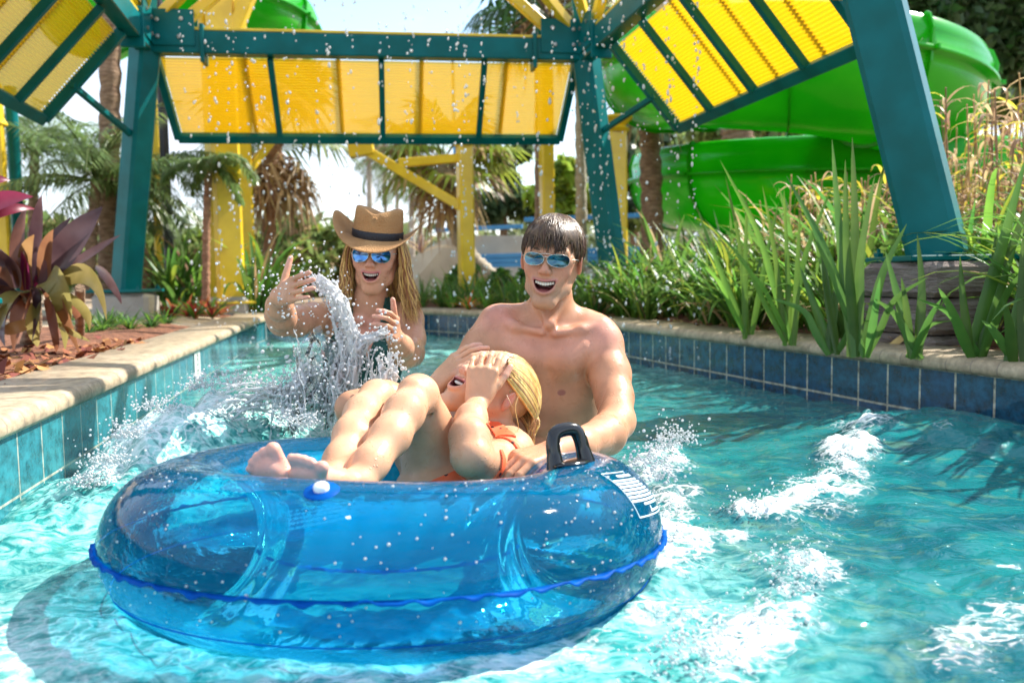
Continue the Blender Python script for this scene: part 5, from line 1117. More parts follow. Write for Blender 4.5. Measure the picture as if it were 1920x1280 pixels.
# arms
chain(S, [(P(934, 609, 2.26), .056), (P(905, 650, 2.23), .050), (P(868, 700, 2.2), .046), (P(842, 742, 2.14), .040), (P(870, 790, 2.08), .038), (P(905, 838, 2.0), .028)], .02, 'arm')
hand(S, P(905, 838, 2.0), (.6, -.35, -.45), (.1, -.3, -1), 1, (.3,)*4)
S.op(ell(P(1126, 645, 2.25), (.058, .058, .066)), .03, grp='arm')
chain(S, [(P(1128, 648, 2.24), .054), (P(1144, 700, 2.20), .051), (P(1152, 745, 2.14), .046), (P(1156, 788, 2.06), .043)], .02, 'arm')
S.op(ell(P(1139, 710, 2.175), (.036, .034, .05)), .03, grp='arm')
chain(S, [(P(1156, 790, 2.06), .044), (P(1136, 815, 1.98), .045), (P(1085, 835, 1.86), .037), (P(1040, 846, 1.77), .028)], .02, 'arm')
hand(S, P(1040, 846, 1.77), (-.75, -.55, -.05), (-.1, .1, -1), -1, (.45, .5, .5, .5), fr=1.1)
# raised knee and thigh showing left of the girl's legs
chain(S, [(P(662, 764, 2.16), .042), (P(720, 752, 2.2), .052), (P(800, 780, 2.26), .066), (P(960, 890, 2.34), .09)], .02); chain(S, [(P(660, 766, 2.16), .040), (P(690, 830, 2.2), .043), (P(700, 900, 2.24), .038)], .02)
fm = Frame(P(1034, 487, 2.205), (.12, .05, 1), (-.20, -1, -.02), .93)
for q in (0,): up, zt, hwm = head(S, fm, 0, lip=(.50, .19, .16), mouth=1.04, red=RED, jawdrop=.98)
S.paint += [(ell(P(1053, 736, 2.19), (.011, .03, .008))[0], (.33, .13, .10), .003), (ell(P(1030, 640, 2.15), (.12, .05, .045))[0], (.60, .27, .19), .09), (ell(P(935, 590, 2.2), (.05, .05, .04))[0], (.62, .27, .19), .05), (ell(P(1135, 620, 2.2), (.05, .05, .05))[0], (.62, .28, .20), .06)]
# stubble shade on jaw and upper lip
S.paint.insert(0, (ell(fm.p(0, -.045, -.088), (.058, .055, .036), fm.R)[0], (.44, .26, .17), .03))
man, V, F = person(S, SKM, 'bare-chested laughing man with wet dark hair and mirrored sunglasses standing behind the tube', tuple(P(1035, 900, 2.3)))
S.f = None
teeth(fm, man, hwm, mouth=1.1)
# hair: cap plus combed locks falling over the brow
M['hair_m'] = hairmat('dark_wet_hair', (.045, .024, .013), (.13, .075, .04), .42)
Hf = Field(fm.c-.17, fm.c+.17, .0035); Hf.op(ell(fm.p(0, .024, .036), np.array((.080, .098, .086))*fm.s, fm.R), .005); Hf.op(ell(fm.p(0, -.015, .056), np.array((.072, .080, .056))*fm.s, fm.R), .02)
def cutf(x, y, z):
    u, v, w_ = fm.inv(x, y, z); return np.maximum(w_-(.048-.42*np.clip(v+.06, -.1, .1)-(.04*(np.abs(u) > .06))*0), v-.055)*fm.s
Hf.op((cutf, fm.c-.16, fm.c+.16), .006, sub=True); Vh, Fh = Hf.mesh(1)
hm = MB(); hm.add(Vh-np.array(man.location), Fh); paths = []; r4 = random.Random(4)
def onscalp(a, t, rx=.084, ry=.103, rz=.090, c=(0, .024, .036)):
    """t 0 at the crown whorl, 1 level with the brow; a = direction"""
    return None
for i in range(900):
    a = r4.uniform(-math.pi, math.pi); cl = round(a/.17); rc = random.Random(cl*7+3); fr = math.cos(a) # fr>0: forward
    tmax = r4.uniform(1.42, 1.84) if abs(a) < .95 else (1.80+.30*r4.random() if abs(a) < 1.45 else 2.0+.25*r4.random())
    t0 = r4.uniform(.0, .75); pt = []; a2 = a*.35+.65*(cl*.17+rc.uniform(-.05, .05)); tmax += rc.uniform(-.14, .10)
    for k in range(9):
        t = t0+(tmax-t0)*k/8; aa = a+(a2-a)*k/8+.06*math.sin(t*5+i); k2 = 1.01+rc.uniform(-.012, .030)*min(1, t*1.2)+.016*math.sin(i*1.7+t*3)+.045*max(0, t-1.2)*(fr > .2)+(.05*max(0, (t-1.2))*r4.random() if k == 8 else 0)
        x = .084*math.sin(t)*math.sin(aa); y = .034-(.132 if fr > 0 else .088)*math.sin(t)*math.cos(aa); z = .036+.090*math.cos(t); pt.append((x*k2, (y-.024)*k2+.024, (z-.036)*k2+.036))
    paths.append(fm.P(pt)-np.array(man.location))
strands(hm, paths, np.array([r4.uniform(.0013, .0036) for _ in paths])); hm.build('hair', M['hair_m'], man, smooth=True)
m = MB()
for q in (-1, 1): m.tube(fm.P([(q*.012, -.093, .021), (q*.030, -.090, .0285), (q*.048, -.076, .024)])-np.array(man.location), [.003, .0035, .0015], 5)
m.build('eyebrow', M['hair_m'], man)
M['lens_m'] = lensmat('teal_blue_mirror_lens', (.004, .035, .07), (.03, .15, .20))
shades(fm, man, .0325, .0285, .0175, M['lens_m'], M['wire'], yb=-.108, drop=.15)
# ------------------------------------------------------------------ the woman splashing
SKW = (.57, .29, .175)
S = Field((-.90, 2.15, -.10), (-.18, 2.96, .78), .0030); P = lambda x, y, Y: at(x, y, Y)
S.op(ell(P(690, 850, 2.78), (.155, .105, .15)), .03); S.op(ell(P(688, 755, 2.76), (.118, .088, .13)), .05); S.op(ell(P(686, 660, 2.76), (.132, .092, .115)), .05)
S.op(cone(P(625, 600, 2.75), P(742, 604, 2.75), .050, .050), .04)
for x in (652, 726): S.op(ell(P(x, 662, 2.685), (.056, .056, .056)), .03)
chain(S, [(P(690, 605, 2.74), .052), (P(694, 560, 2.72), .047), (P(700, 515, 2.71), .045)], .03)
chain(S, [(P(694, 578, 2.76), .040), (P(612, 590, 2.77), .034)], .03); chain(S, [(P(698, 580, 2.76), .040), (P(760, 590, 2.77), .034)], .03)
chain(S, [(P(683, 603, 2.675), .008), (P(640, 590, 2.71), .009)], .02); chain(S, [(P(700, 603, 2.675), .008), (P(742, 592, 2.71), .009)], .02)
S.op(ell(P(692, 600, 2.665), (.010, .012, .010)), .018, sub=True)
# her right arm (left in the picture)
chain(S, [(P(607, 594, 2.75), .047), (P(585, 596, 2.66), .046), (P(555, 602, 2.56), .045), (P(530, 602, 2.47), .040)], .02, 'arm')
chain(S, [(P(530, 602, 2.47), .041), (P(526, 590, 2.41), .040), (P(524, 574, 2.34), .034), (P(524, 556, 2.27), .026)], .02, 'arm')
hand(S, P(524, 556, 2.27), (.60, -.66, .22), (.75, .6, -.1), -1, (.12, .15, .18, .16), sc=.87, spread=.05, tup=1.45, tcurl=.1)
# her left arm
S.op(ell(P(766, 596, 2.75), (.045, .045, .055)), .02, grp='arm')
chain(S, [(P(768, 600, 2.75), .045), (P(772, 635, 2.71), .042), (P(770, 662, 2.65), .040), (P(762, 664, 2.58), .040), (P(752, 650, 2.5), .033), (P(740, 632, 2.41), .026)], .02, 'arm')
hand(S, P(740, 632, 2.41), (.12, -.75, .35), (-.85, -.15, .2), 1, (.55, .6, .65, .7), sc=.86, spread=.06, tup=1.0, tcurl=.2)
fw = Frame(P(705, 477, 2.70), (.05, .04, 1), (-.03, -1, -.06), .95)
up, zt, hww = head(S, fw, 1., lip=(.55, .17, .17), mouth=.93, red=(.62, .28, .21), jawdrop=.93)
S.paint += [(ell(P(690, 625, 2.66), (.07, .05, .06))[0], (.62, .28, .21), .08)]
wom, V, F = person(S, SKW, 'laughing woman in a brown hat and blue mirrored sunglasses flinging water with both hands', tuple(P(690, 850, 2.75)))
px = topx(V); da = S.gd('arm', V); S_h = S.gd('hand', V); S.f = None
suit = [(560, 700), (585, 662), (622, 632), (640, 606), (648, 566), (662, 566), (664, 622), (690, 672), (708, 622), (722, 556), (740, 560), (736, 612), (752, 640), (790, 690), (800, 1000), (520, 1000)]
back = lambda V: V[:, 1] > 2.79
dh = S_h
mk = lambda V, N: (da > .012) & (dh > .01) & ((inpoly(px, suit) & (px[:, 1] > 552)) | (back(V) & (px[:, 1] > 690)))
M['suit'] = pm('dark_green_knit', (.006, .060, .048), (.012, .095, .078), 40, rough=.75, bump=.5, bscale=160)
garment('swimsuit', wom, V, F, mk, .0035, M['suit'])
teeth(fw, wom, hww, mouth=.95)
M['lens_w'] = lensmat('blue_mirror_lens', (.006, .06, .28), (.04, .24, .55))
shades(fw, wom, .0335, .0290, .0210, M['lens_w'], M['wire'], yb=-.108, drop=.35)
# long wavy hair
M['hair_w'] = hairmat('light_brown_hair', (.42, .215, .070), (.68, .42, .17), .4)
hm = MB(); r4 = random.Random(14); loc = np.array(wom.location); paths = []; rad = []
Hf = Field(fw.c-.16, fw.c+.16, .004); Hf.op(ell(fw.p(0, .034, .025), np.array((.083, .095, .088))*fw.s, fw.R), .005)
def cutw(x, y, z):
    u, v, w_ = fw.inv(x, y, z); return np.maximum(v+.012+.3*np.maximum(0, -w_), -1)*fw.s
Hf.op((cutw, fw.c-.16, fw.c+.16), .006, sub=True); Vh, Fh = Hf.mesh(1); hm.add(Vh-loc, Fh)
for i in range(760):
    q = -1 if i % 2 else 1; d0 = r4.random(); sx = q*(.071+.014*r4.random()); yy = -.034+.095*d0
    L_ = (.255 if q > 0 else .235)*r4.uniform(.72, 1.05); pt = []; ph = r4.uniform(0, 6.28); am = r4.uniform(.002, .008); lat = q*r4.uniform(-.006, .040); z0 = r4.random()
    for k in range(14):
        t = k/13; wv = am*math.sin(ph*.35+t*15+z0*9)*t*1.2; z = .055-L_*t-.02*t; bul = .012*math.sin(math.pi*min(1, t*1.4)); sh = (.035 if q > 0 else -.004)*max(0, t-.45)*1.8
        pt.append((sx+q*bul+lat*t+wv+sh, yy-.012*t-.035*max(0, t-.5)*(1 if q < 0 else .8)+wv*.5, z))
    paths.append(fw.P(pt)-loc); rad.append(r4.uniform(.0011, .0026))
for i in range(140):
    x = r4.uniform(-.07, .07); pt = [(x*(1+.2*k/9), .10+.015*math.sin(k), .03-.27*k/9*r4.uniform(.95, 1.0)) for k in range(14)]; paths.append(fw.P(pt)-loc); rad.append(.005)
strands(hm, paths, np.array(rad)); hm.build('hair', M['hair_w'], wom, smooth=True)
# hat
M['hat'] = pm('brown_straw_felt', (.38, .185, .062), (.47, .255, .10), 12, rough=.8, bump=.5, bscale=220)
fh = Frame(fw.p(.004, .004, .055), (.13, .06, 1), (-.03, -1, -.16), .93); n = 96; G = []
for r_ in np.linspace(0, 1, 12):
    row = []
    for a in np.linspace(0, 2*np.pi, n, endpoint=False):
        c, s_ = math.cos(a), math.sin(a); rx = .083+(.083-.016*abs(c)**3)*r_; ry = .096+.072*r_; up_ = .072*abs(c)**2.2*r_**1.6; dn = -.026*(abs(s_)**2)*r_*(1.3 if s_ < 0 else .6)
        row.append((rx*c, ry*s_, up_+dn+.004*math.sin(3*a)*r_))
    G.append(fh.P(row))
G = np.array(G); Gn = G+(fh.R @ np.array([0, 0, .003])); full = np.concatenate([G, Gn[::-1]]); m = MB(); m.grid(full-loc, closeu=True, closev=True); brim = m
prof = [(1.0, -.005), (1.0, .02), (.985, .042), (.975, .068), (.965, .084), (.94, .096), (.85, .100), (.7, .095), (.45, .090), (.0, .088)]; C_ = []
for k, z in prof:
    row = []
    for a in np.linspace(0, 2*np.pi, n, endpoint=False):
        c, s_ = math.cos(a), math.sin(a); dent = -.014*math.exp(-(c*k/.35)**2)*(z > .083); pin = 1-.10*max(0, z-.03)/.08*math.exp(-((abs(c)-.7)/.3)**2)*(1 if s_ < 0 else .3)
        row.append((.084*c*k*pin, .097*s_*k*pin, z+dent*(1)+.012*(z > .05)*(-s_*.35)+.004*math.sin(a*2+1)*(z > .08)))
    C_.append(fh.P(row))
m.grid(np.array(C_)-loc, closev=True); hat = m.build('hat', M['hat'], wom, smooth=True)
m = MB(); B_ = []
for k, z in ((1.0, .001), (1.018, .003), (1.016, .028), (.99, .030)): B_.append(fh.P([(.0845*math.cos(a)*k, .0975*math.sin(a)*k, z-.002) for a in np.linspace(0, 2*np.pi, n, endpoint=False)]))
m.grid(np.array(B_)-loc, closev=True); m.build('hat_band', pm('black_ribbon', (.012, .013, .018), rough=.6, bump=.3, bscale=200), hat, smooth=True)
# ------------------------------------------------------------------ the girl lying in the tube
SKG = (.61, .325, .185)
S = Field((-.50, 1.28, -.12), (.13, 2.12, .46), .0026); P = lambda x, y, Y: at(x, y, Y)
S.op(ell(P(850, 930, 1.80), (.13, .12, .10)), .03); S.op(ell(P(885, 892, 1.86), (.105, .10, .095)), .05); S.op(ell(P(918, 858, 1.93), (.105, .085, .085)), .05)
chain(S, [(P(880, 815, 2.0), .042), (P(920, 832, 1.95), .05), (P(962, 843, 1.88), .042)], .03)
# arms
chain(S, [(P(964, 846, 1.87), .043), (P(940, 862, 1.80), .042), (P(905, 866, 1.72), .041), (P(884, 858, 1.67), .038)], .018, 'arm')
chain(S, [(P(882, 852, 1.67), .038), (P(880, 820, 1.70), .039), (P(884, 785, 1.76), .031), (P(894, 758, 1.82), .023)], .018, 'arm')
hand(S, P(895, 756, 1.82), (.18, .28, 1), (.12, 1, -.15), 1, (.42, .48, .50, .52), sc=.86, spread=.06, tup=.55, tcurl=.2, tip=(.75, .40, .30))
chain(S, [(P(876, 812, 2.02), .038), (P(838, 820, 1.98), .034), (P(808, 800, 1.96), .032), (P(806, 765, 1.98), .029), (P(816, 722, 2.0), .022)], .018, 'arm')
hand(S, P(816, 722, 2.0), (.72, -.05, .72), (.55, .55, -.65), -1, (.28, .3, .3, .3), sc=.90, spread=.08, tup=.5, tcurl=.2, tip=(.75, .36, .28))
chain(S, [(P(912, 828, 1.95), .044), (P(916, 790, 1.95), .041), (P(930, 755, 1.95), .045)], .025)
# legs
chain(S, [(P(672, 905, 1.46), .026), (P(695, 868, 1.50), .030), (P(732, 818, 1.57), .035), (P(757, 775, 1.63), .037), (P(783, 738, 1.70), .037)], .02, 'leg')
chain(S, [(P(784, 742, 1.705), .042), (P(797, 790, 1.76), .050), (P(812, 860, 1.80), .064), (P(838, 920, 1.83), .08)], .016, 'leg')
S.op(ell(P(774, 730, 1.675), (.022, .020, .025)), .012, grp='leg'); S.op(cone(P(806, 770, 1.70), P(778, 850, 1.66), .004, .006), .014, sub=True)
chain(S, [(P(620, 898, 1.48), .025), (P(638, 862, 1.53), .028), (P(660, 815, 1.60), .033), (P(680, 775, 1.67), .034), (P(706, 745, 1.75), .036)], .02, 'leg')
chain(S, [(P(708, 748, 1.755), .037), (P(750, 790, 1.82), .050), (P(800, 860, 1.87), .064), (P(840, 925, 1.9), .075)], .016, 'leg')
# feet, soles towards the camera
FT = (.74, .36, .28)
chain(S, [(P(620, 902, 1.48), .025), (P(566, 905, 1.43), .026), (P(522, 892, 1.40), .027), (P(508, 878, 1.385), .025)], .014, 'foot'); S.op(ell(P(500, 880, 1.385), (.026, .020, .024)), .012, grp='foot')
for a, b_, r in (((524, 868), (512, 842), .0125), ((505, 864), (495, 848), .0092), ((495, 869), (483, 856), .0085), ((487, 876), (474, 866), .0078), ((481, 886), (469, 879), .0072)):
    S.op(cone(P(*a, 1.385), P(*b_, 1.375), r, r), .004, grp='foot', col=FT, soft=.03)
chain(S, [(P(672, 908, 1.46), .026), (P(630, 908, 1.42), .026), (P(590, 893, 1.385), .024)], .014, 'foot'); S.op(ell(P(574, 888, 1.375), (.028, .018, .020)), .012, grp='foot')
for a, b_, r in (((552, 870), (546, 858), .0075), ((561, 871), (558, 859), .0080), ((572, 874), (570, 862), .0085), ((584, 878), (583, 867), .0088), ((601, 888), (604, 876), .0115)):
    S.op(cone(P(*a, 1.372), P(*b_, 1.362), r, r), .004, grp='foot', col=FT, soft=.03)
S.paint += [(ell(P(500, 862, 1.38), (.05, .04, .03))[0], (.72, .36, .28), .03), (ell(P(575, 872, 1.37), (.05, .04, .025))[0], (.72, .37, .28), .03)]
fg = Frame(P(921, 728, 1.955), (.72, .40, .52), (-.47, -.47, .74), .86)
up, zt, hwg = head(S, fg, 1., lip=(.62, .22, .20), mouth=.9, red=(.72, .33, .25), jawdrop=1.0)
girl, V, F = person(S, SKG, 'laughing blonde girl lying back in the blue tube with both hands over her face', tuple(P(850, 930, 1.8)))
px = topx(V); da = S.gd('arm', V); dh = S.gd('head', V); dl = S.gd('leg', V); S.f = None
sw = [(905, 786), (936, 792), (962, 812), (985, 840), (992, 900), (905, 960), (800, 1000), (800, 905), (860, 880), (900, 862), (925, 860), (940, 838), (922, 812)]
mk = lambda V, N: ((da > .004) | (V[:, 1] > 1.83)) & (dh > .01) & (dl > .01) & (inpoly(px, sw)) & (V[:, 2] < .30)
def dotmat():
    m = pm('orange_dotted_fabric', (.80, .09, .03), rough=.7); nt = m.node_tree; b = nt.nodes['Principled BSDF']; L = nt.links.new; tc = nt.nodes.new('ShaderNodeTexCoord'); v = nt.nodes.new('ShaderNodeTexVoronoi'); v.inputs['Scale'].default_value = 62; v.inputs['Randomness'].default_value = .55; L(tc.outputs['Object'], v.inputs['Vector'])
    x = nt.nodes.new('ShaderNodeMix'); x.data_type = 'RGBA'; x.inputs['A'].default_value = (.06, .008, .01, 1); x.inputs['B'].default_value = (.85, .13, .04, 1); mr = nt.nodes.new('ShaderNodeMapRange'); mr.inputs['From Min'].default_value = .24; mr.inputs['From Max'].default_value = .28; L(v.outputs['Distance'], mr.inputs[0]); L(mr.outputs[0], x.inputs['Factor']); L(x.outputs['Result'], b.inputs['Base Color']); return m
M['dots'] = dotmat(); garment('swimsuit', girl, V, F, mk, .004, M['dots'])
# strap over the near shoulder
loc = np.array(girl.location)
teeth(fg, girl, hwg, mouth=.9)
M['hair_g'] = hairmat('wet_blonde_hair', (.50, .29, .10), (.70, .47, .21), .28)
hm = MB(); Hf = Field(fg.c-.15, fg.c+.15, .0035); Hf.op(ell(fg.p(0, .030, .028), np.array((.081, .094, .086))*fg.s, fg.R), .005)
def cutg(x, y, z):
    u, v, w_ = fg.inv(x, y, z); return np.maximum(v-(-.035+.55*np.maximum(0, .06-w_)*.9), -1)*fg.s
def cutg2(x, y, z):
    u, v, w_ = fg.inv(x, y, z); return (v+.030+.55*(w_-.05))*-1*-fg.s
Hf.op((cutg2, fg.c-.15, fg.c+.15), .006, sub=True); Vh, Fh = Hf.mesh(1); hm.add(Vh-loc, Fh); paths = []; rad = []; r4 = random.Random(24)
tie = V3(P(996, 812, 1.97)); end = V3(P(992, 868, 1.93))
for i in range(800):
    a = r4.uniform(-1.75, 1.75); t1 = 1.9; rr = 1.0+r4.uniform(0, .05); pt = []
    st = r4.uniform(.70, 1.12)-.35*max(0, abs(a)-1.1)   # start on the hairline, comb back over the skull
    for k in range(6):
        t = -st+(st+1.35)*k/5; x = .083*math.sin(a)*math.cos(t*.5)*rr; zz = .028+.088*math.cos(t)*math.cos(a*.5)*rr; y = .030+.096*math.sin(t)*rr; zz = .028+.089*math.cos(t*.92)*math.cos(a*.93)*rr; pt.append((x, y, zz))
    Q = list(fg.P(pt)); j = V3((r4.uniform(-.012, .012), r4.uniform(-.012, .012), r4.uniform(-.01, .01)))
    Q += [Q[-1]*.35+(tie+j)*.65+np.array([.008, 0, .008]), tie+j*.7, (tie+end)/2+j, end+j*1.4]; Q = poly(Q, 16)[:16]; Q = list(Q)+[Q[-1]]*(16-len(Q)); paths.append(np.array(Q)-loc); rad.append(r4.uniform(.0014, .0034))
for i in range(70):      # loose end curling towards the handle
    j = lambda s_: V3((r4.uniform(-s_, s_), r4.uniform(-s_, s_), r4.uniform(-s_, s_))); Q = poly([end+j(.006), V3(P(1004, 846, 1.9))+j(.008), V3(P(1014, 862, 1.86))+j(.008), V3(P(1004, 880, 1.84))+j(.006), V3(P(1040, 862, 1.8))+j(.01)], 16)[:16]
    Q = list(Q)+[Q[-1]]*(16-len(Q)); paths.append(np.array(Q)-loc); rad.append(.0018)
for Q in ([(972, 742, 1.84), (966, 765, 1.835), (972, 800, 1.84), (966, 812, 1.85)], [(1000, 780, 1.9), (1003, 800, 1.9), (998, 820, 1.9), (985, 832, 1.9)], [(950, 740, 1.84), (957, 756, 1.83), (962, 770, 1.83), (958, 800, 1.84)]):
    q = poly([tuple(P(*z)) for z in Q], 15)[:16]; q = list(q)+[q[-1]]*(16-len(q)); paths.append(np.array(q)-loc); rad.append(.0011)
strands(hm, paths, np.array(rad)); hr = hm.build('hair', M['hair_g'], girl, smooth=True)
m = MB(); m.tube([tuple(end+V3((.010*math.cos(a), .010*math.sin(a), .0))-loc) for a in np.linspace(0, 6.28, 14, endpoint=False)], .005, 6, closed=True); m.build('hair_tie', pm('silver_hair_tie', (.35, .33, .36), rough=.3, metal=.7), hr, smooth=True)
# ------------------------------------------------------------------ splash and falling drops
def dropmat(n, wf=.35, tint=(.95, 1, 1), mt=.72):
    m = bpy.data.materials.new(n); m.use_nodes = True; nt = m.node_tree; nt.nodes.remove(nt.nodes['Principled BSDF']); L = nt.links.new; out = nt.nodes['Material Output']
    tr = nt.nodes.new('ShaderNodeBsdfTransparent'); tr.inputs[0].default_value = (*tint, 1); rf = nt.nodes.new('ShaderNodeBsdfRefraction'); rf.inputs['IOR'].default_value = 1.33; rf.inputs['Roughness'].default_value = .02
    gl = nt.nodes.new('ShaderNodeBsdfGlossy'); gl.inputs['Roughness'].default_value = .08; fr = nt.nodes.new('ShaderNodeFresnel'); fr.inputs[0].default_value = 1.45
    df = nt.nodes.new('ShaderNodeBsdfDiffuse'); df.inputs[0].default_value = (.99, 1, 1, 1); tl = nt.nodes.new('ShaderNodeBsdfTranslucent'); tl.inputs[0].default_value = (.95, .97, 1, 1)
    def mix(f, a, b_):
        x = nt.nodes.new('ShaderNodeMixShader')
        if isinstance(f, float): x.inputs[0].default_value = f
        else: L(f, x.inputs[0])
        L(a.outputs[0], x.inputs[1]); L(b_.outputs[0], x.inputs[2]); return x
    L(mix(fr.outputs[0], mix(wf, mix(mt, rf, tr), mix(.45, df, tl)), gl).outputs[0], out.inputs['Surface']); return m
M['drop'] = dropmat('water_drop', .70, mt=1.); M['splash'] = dropmat('splash_water', .82, mt=1.)
def ico(sub=1):
    bm = bmesh.new(); bmesh.ops.create_icosphere(bm, subdivisions=sub, radius=1); V = np.array([tuple(v.co) for v in bm.verts]); F = np.array([[v.index for v in f.verts] for f in bm.faces]); bm.free(); return V, F
IV, IF = ico(2)
def drops(C, R, St=None):
    """C centres, R radii, St vertical stretch"""
    C = np.asarray(C); R = np.asarray(R); k = len(C); St = np.ones(k) if St is None else St
    V = IV[None]*R[:, None, None]; V = V*np.stack([np.ones(k), np.ones(k), St], -1)[:, None, :]; V = V+C[:, None, :]; F = IF[None]+(np.arange(k)*len(IV))[:, None, None]; m = MB(); m.add(V.reshape(-1, 3), F.reshape(-1, 3)); return m
r5 = np.random.default_rng(5); C = []; R = []
for px, Y, den in [(352, 5.6, .5), (372, 5.2, .4), (395, 5.3, 1), (408, 5.4, 1), (432, 5.3, 1), (447, 5.0, .9), (468, 5.6, .5), (486, 5.1, .9), (500, 5.4, .5), (540, 5.2, .9), (558, 5.4, 1), (600, 5.6, .5), (622, 5.2, .8), (652, 5.1, .7), (668, 5.5, .6), (715, 5.4, .8), (728, 5.0, .8), (765, 5.2, 1), (776, 5.5, .8), (812, 5.2, .8), (864, 5.0, .9), (872, 5.3, 1), (882, 5.6, .8), (912, 5.2, .7), (968, 5.3, .9), (984, 5.5, .9), (1008, 4.6, 1.2), (1035, 4.8, .9), (1078, 5.0, .8), (1092, 5.3, 1.3), (1104, 5.0, 1.2), (1117, 5.2, 1.3), (1130, 4.8, 1.2), (1143, 5.1, 1), (1168, 4.9, .8), (1195, 5.3, .6), (1233, 4.6, .8), (1252, 4.5, 1.5), (1266, 4.8, 1.2), (1306, 4.3, 1.5), (1300, 4.6, .8), (905, 4.4, .5), (850, 4.2, .5), (1210, 4.2, .6)]:
    top = at(px, -40, Y).z; n = int(45*den); z = np.cumsum(r5.exponential(.050/den**.6, n*4)); z = top-z; z = z[z > .05]
    x0 = at(px, 300, Y).x; sway = .012*np.sin(z*5+px)
    for zz, sw in zip(z, sway): C.append((x0+sw+r5.normal(0, .006), Y+r5.normal(0, .02), zz)); R.append(abs(r5.normal(.0036, .0018))+.0014)
C = np.array(C); R = np.array(R); tag(drops(C, R, 1+1.3*r5.random(len(R))**2).build('falling_water_drops', M['drop'], smooth=True), kind='stuff')
# the water flung up by the woman: beads and threads melted together
lo = (-.86, 1.9, .0); S = Field((-.92, 2.10, -.05), (-.20, 2.50, .62), .0034); rs = random.Random(77); DC = []; DR = []
def thread(pts, n, jit, r, beads=.5, wob=.010, dr=1.):
    for i in range(n):
        j = [rs.gauss(0, jit) for _ in range(3)]; P_ = [np.array(tuple(at(*p)))+np.array(j)*(.6+.8*k/len(pts))+np.array([rs.gauss(0, wob) for _ in range(3)]) for k, p in enumerate(pts)]; Q = poly(P_, 26); t0 = rs.randint(0, len(Q)//2); t1 = min(len(Q)-1, t0+rs.randint(5, 18)); rr = r*rs.uniform(.5, 1.2)
        for k in range(t0, t1):
            ra = rr*(.72+.28*math.sin(k*.9+i))*(1-.5*abs(k-(t0+t1)/2)/max(1, t1-t0)*2); S.op(cone(Q[k]+np.array([rs.gauss(0, .0015) for _ in range(3)]), Q[k+1], max(.0018, ra), max(.0016, ra*.8)), .004)
        for _ in range(int(2*beads)):
            q = Q[rs.randint(0, len(Q)-1)]; DC.append(tuple(q+np.array([rs.gauss(0, jit*1.9) for _ in range(3)]))); DR.append(abs(rs.gauss(.0026, .0014))*dr+.0008)
Y = 2.30
thread([(585, 522, Y), (606, 535, Y), (632, 566, Y), (648, 612, Y), (655, 660, Y), (650, 720, Y)], 90, .009, .0042, 1.2)
thread([(735, 625, Y), (700, 632, Y), (672, 648, Y), (655, 690, Y), (648, 750, Y)], 50, .008, .0040, 1.0)
thread([(655, 620, Y), (648, 670, Y), (640, 730, Y), (628, 800, Y)], 70, .024, .0042, .8)
thread([(740, 660, Y), (733, 690, Y), (728, 720, Y), (720, 750, Y)], 36, .012, .0040, 1.2)
thread([(700, 668, Y), (705, 700, Y), (708, 735, Y), (700, 765, Y)], 40, .03, .0040, 1.4)
thread([(575, 650, Y), (585, 700, Y), (600, 750, Y), (605, 810, Y)], 60, .042, .0040, 1.4)
thread([(560, 730, Y), (520, 745, Y), (470, 740, 2.28), (420, 760, 2.26)], 60, .024, .0042, 1.6)
thread([(560, 800, 2.2), (540, 760, 2.25), (560, 720, 2.3), (610, 690, Y)], 45, .025, .0042, 1.4)
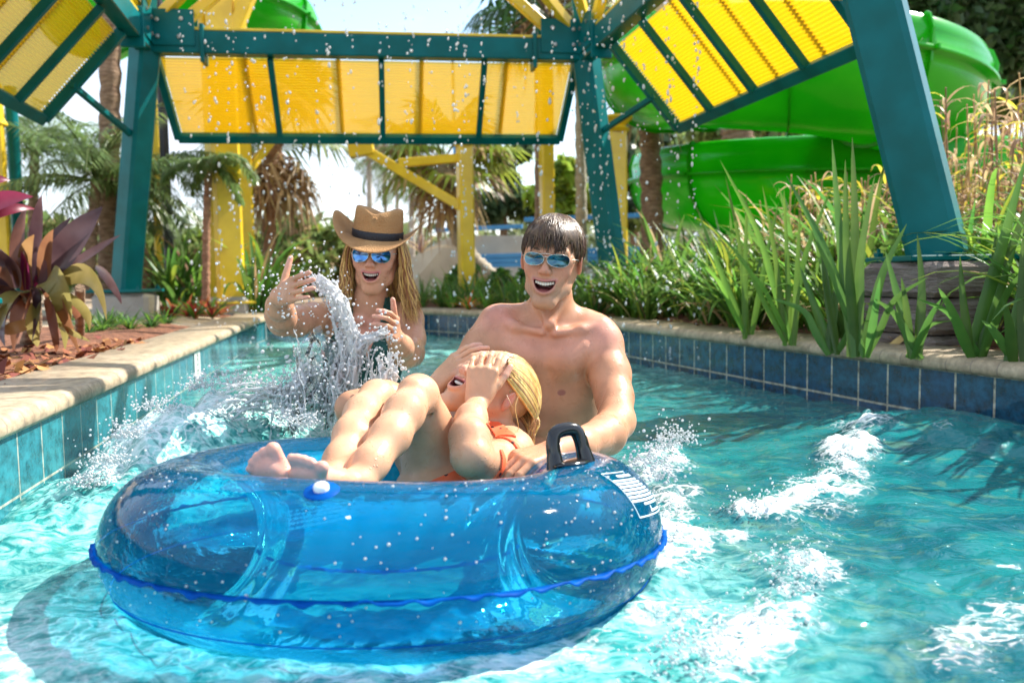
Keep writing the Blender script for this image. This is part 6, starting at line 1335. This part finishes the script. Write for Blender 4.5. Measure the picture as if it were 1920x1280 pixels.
# thin curling sheet left of the white column
G = []
for a in np.linspace(0, 1, 26):
    row = []
    for b_ in np.linspace(0, 1, 26):
        q = np.array(tuple(at(545+95*a+12*math.sin(b_*5), 655+170*b_-35*math.sin(a*2.6)+8*math.sin(a*9+b_*7), 2.34-.06*math.sin(a*3)))); row.append(q)
    G.append(row)
sh = MB(); G = np.array(G); G += (fbm(np.arange(26)[:, None]*.35+0*G[..., 0], np.arange(26)[None, :]*.35+0*G[..., 0], 3, 8)[..., None]-.5)*np.array([.02, .07, .03]); nrm = np.array([0, -.0028, .0012]); sh.grid(np.concatenate([G, (G+nrm)[::-1]]), closeu=True)
sh.build('splash_sheet', dropmat('clear_water_sheet', .10, mt=1.), smooth=True); o = bpy.data.objects['splash_sheet']; tag(o, kind='stuff')
V, F = S.mesh(1); m = MB(); m.add(V, F); tag(m.build('splash_water', M['splash'], smooth=True), kind='stuff')
def spray(pts, n, sp, r, up=1.):
    for _ in range(n):
        p = rs.choice(pts); q = np.array(tuple(at(*p)))+np.array([rs.gauss(0, sp), rs.gauss(0, sp*.7), abs(rs.gauss(0, sp*up))*1.]); DC.append(tuple(q)); DR.append(abs(rs.gauss(r, r*.5))+.0007)
spray([(600, 540, 2.3), (560, 600, 2.25), (530, 590, 2.2), (640, 600, 2.3), (520, 560, 2.2)], 180, .06, .0017)
spray([(640, 700, 2.3), (600, 720, 2.28), (700, 690, 2.3), (560, 740, 2.25), (580, 780, 2.2)], 300, .055, .0021)
spray([(200, 870, 1.95), (240, 820, 2.05), (300, 770, 2.15), (380, 730, 2.3), (450, 720, 2.35), (520, 740, 2.3), (170, 910, 1.9), (560, 800, 2.1)], 1700, .028, .0016, .8)
spray([(1215, 870, 1.75), (1250, 840, 1.95), (1270, 830, 2.0), (1240, 900, 1.7)], 620, .024, .0015)
for (x, y) in [(1610, 850), (1560, 900), (1520, 930), (1590, 880), (1400, 965), (1450, 950), (1500, 1060), (1490, 1110), (1440, 1170), (1350, 1220), (1300, 1240), (1250, 1260), (1240, 960), (1250, 1020)]:
    q = onz(x, y, .0); 
    for _ in range(90): DC.append((q.x+rs.gauss(0, .03), q.y+rs.gauss(0, .035), abs(rs.gauss(.015, .016))+.004)); DR.append(abs(rs.gauss(.0013, .0008))+.0006)
DC = np.array(DC); DR = np.array(DR); tag(drops(DC, DR).build('spray_drops', M['splash'], smooth=True), kind='stuff')
# drops standing on the tube skin
C = []; R = []
for _ in range(300):
    a = rs.uniform(-2.6, .3); t = rs.uniform(-.5, 1.5); p = TP(a, t, .0006); C.append(tuple(p)); R.append(abs(rs.gauss(.0008, .0006))+.0005)
m = drops(np.array(C), np.array(R)); m.V = [v-np.array(TC) for v in m.V]; o = m.build('water_beads', M['splash'], tube_root, smooth=True); o['kind'] = 'stuff'
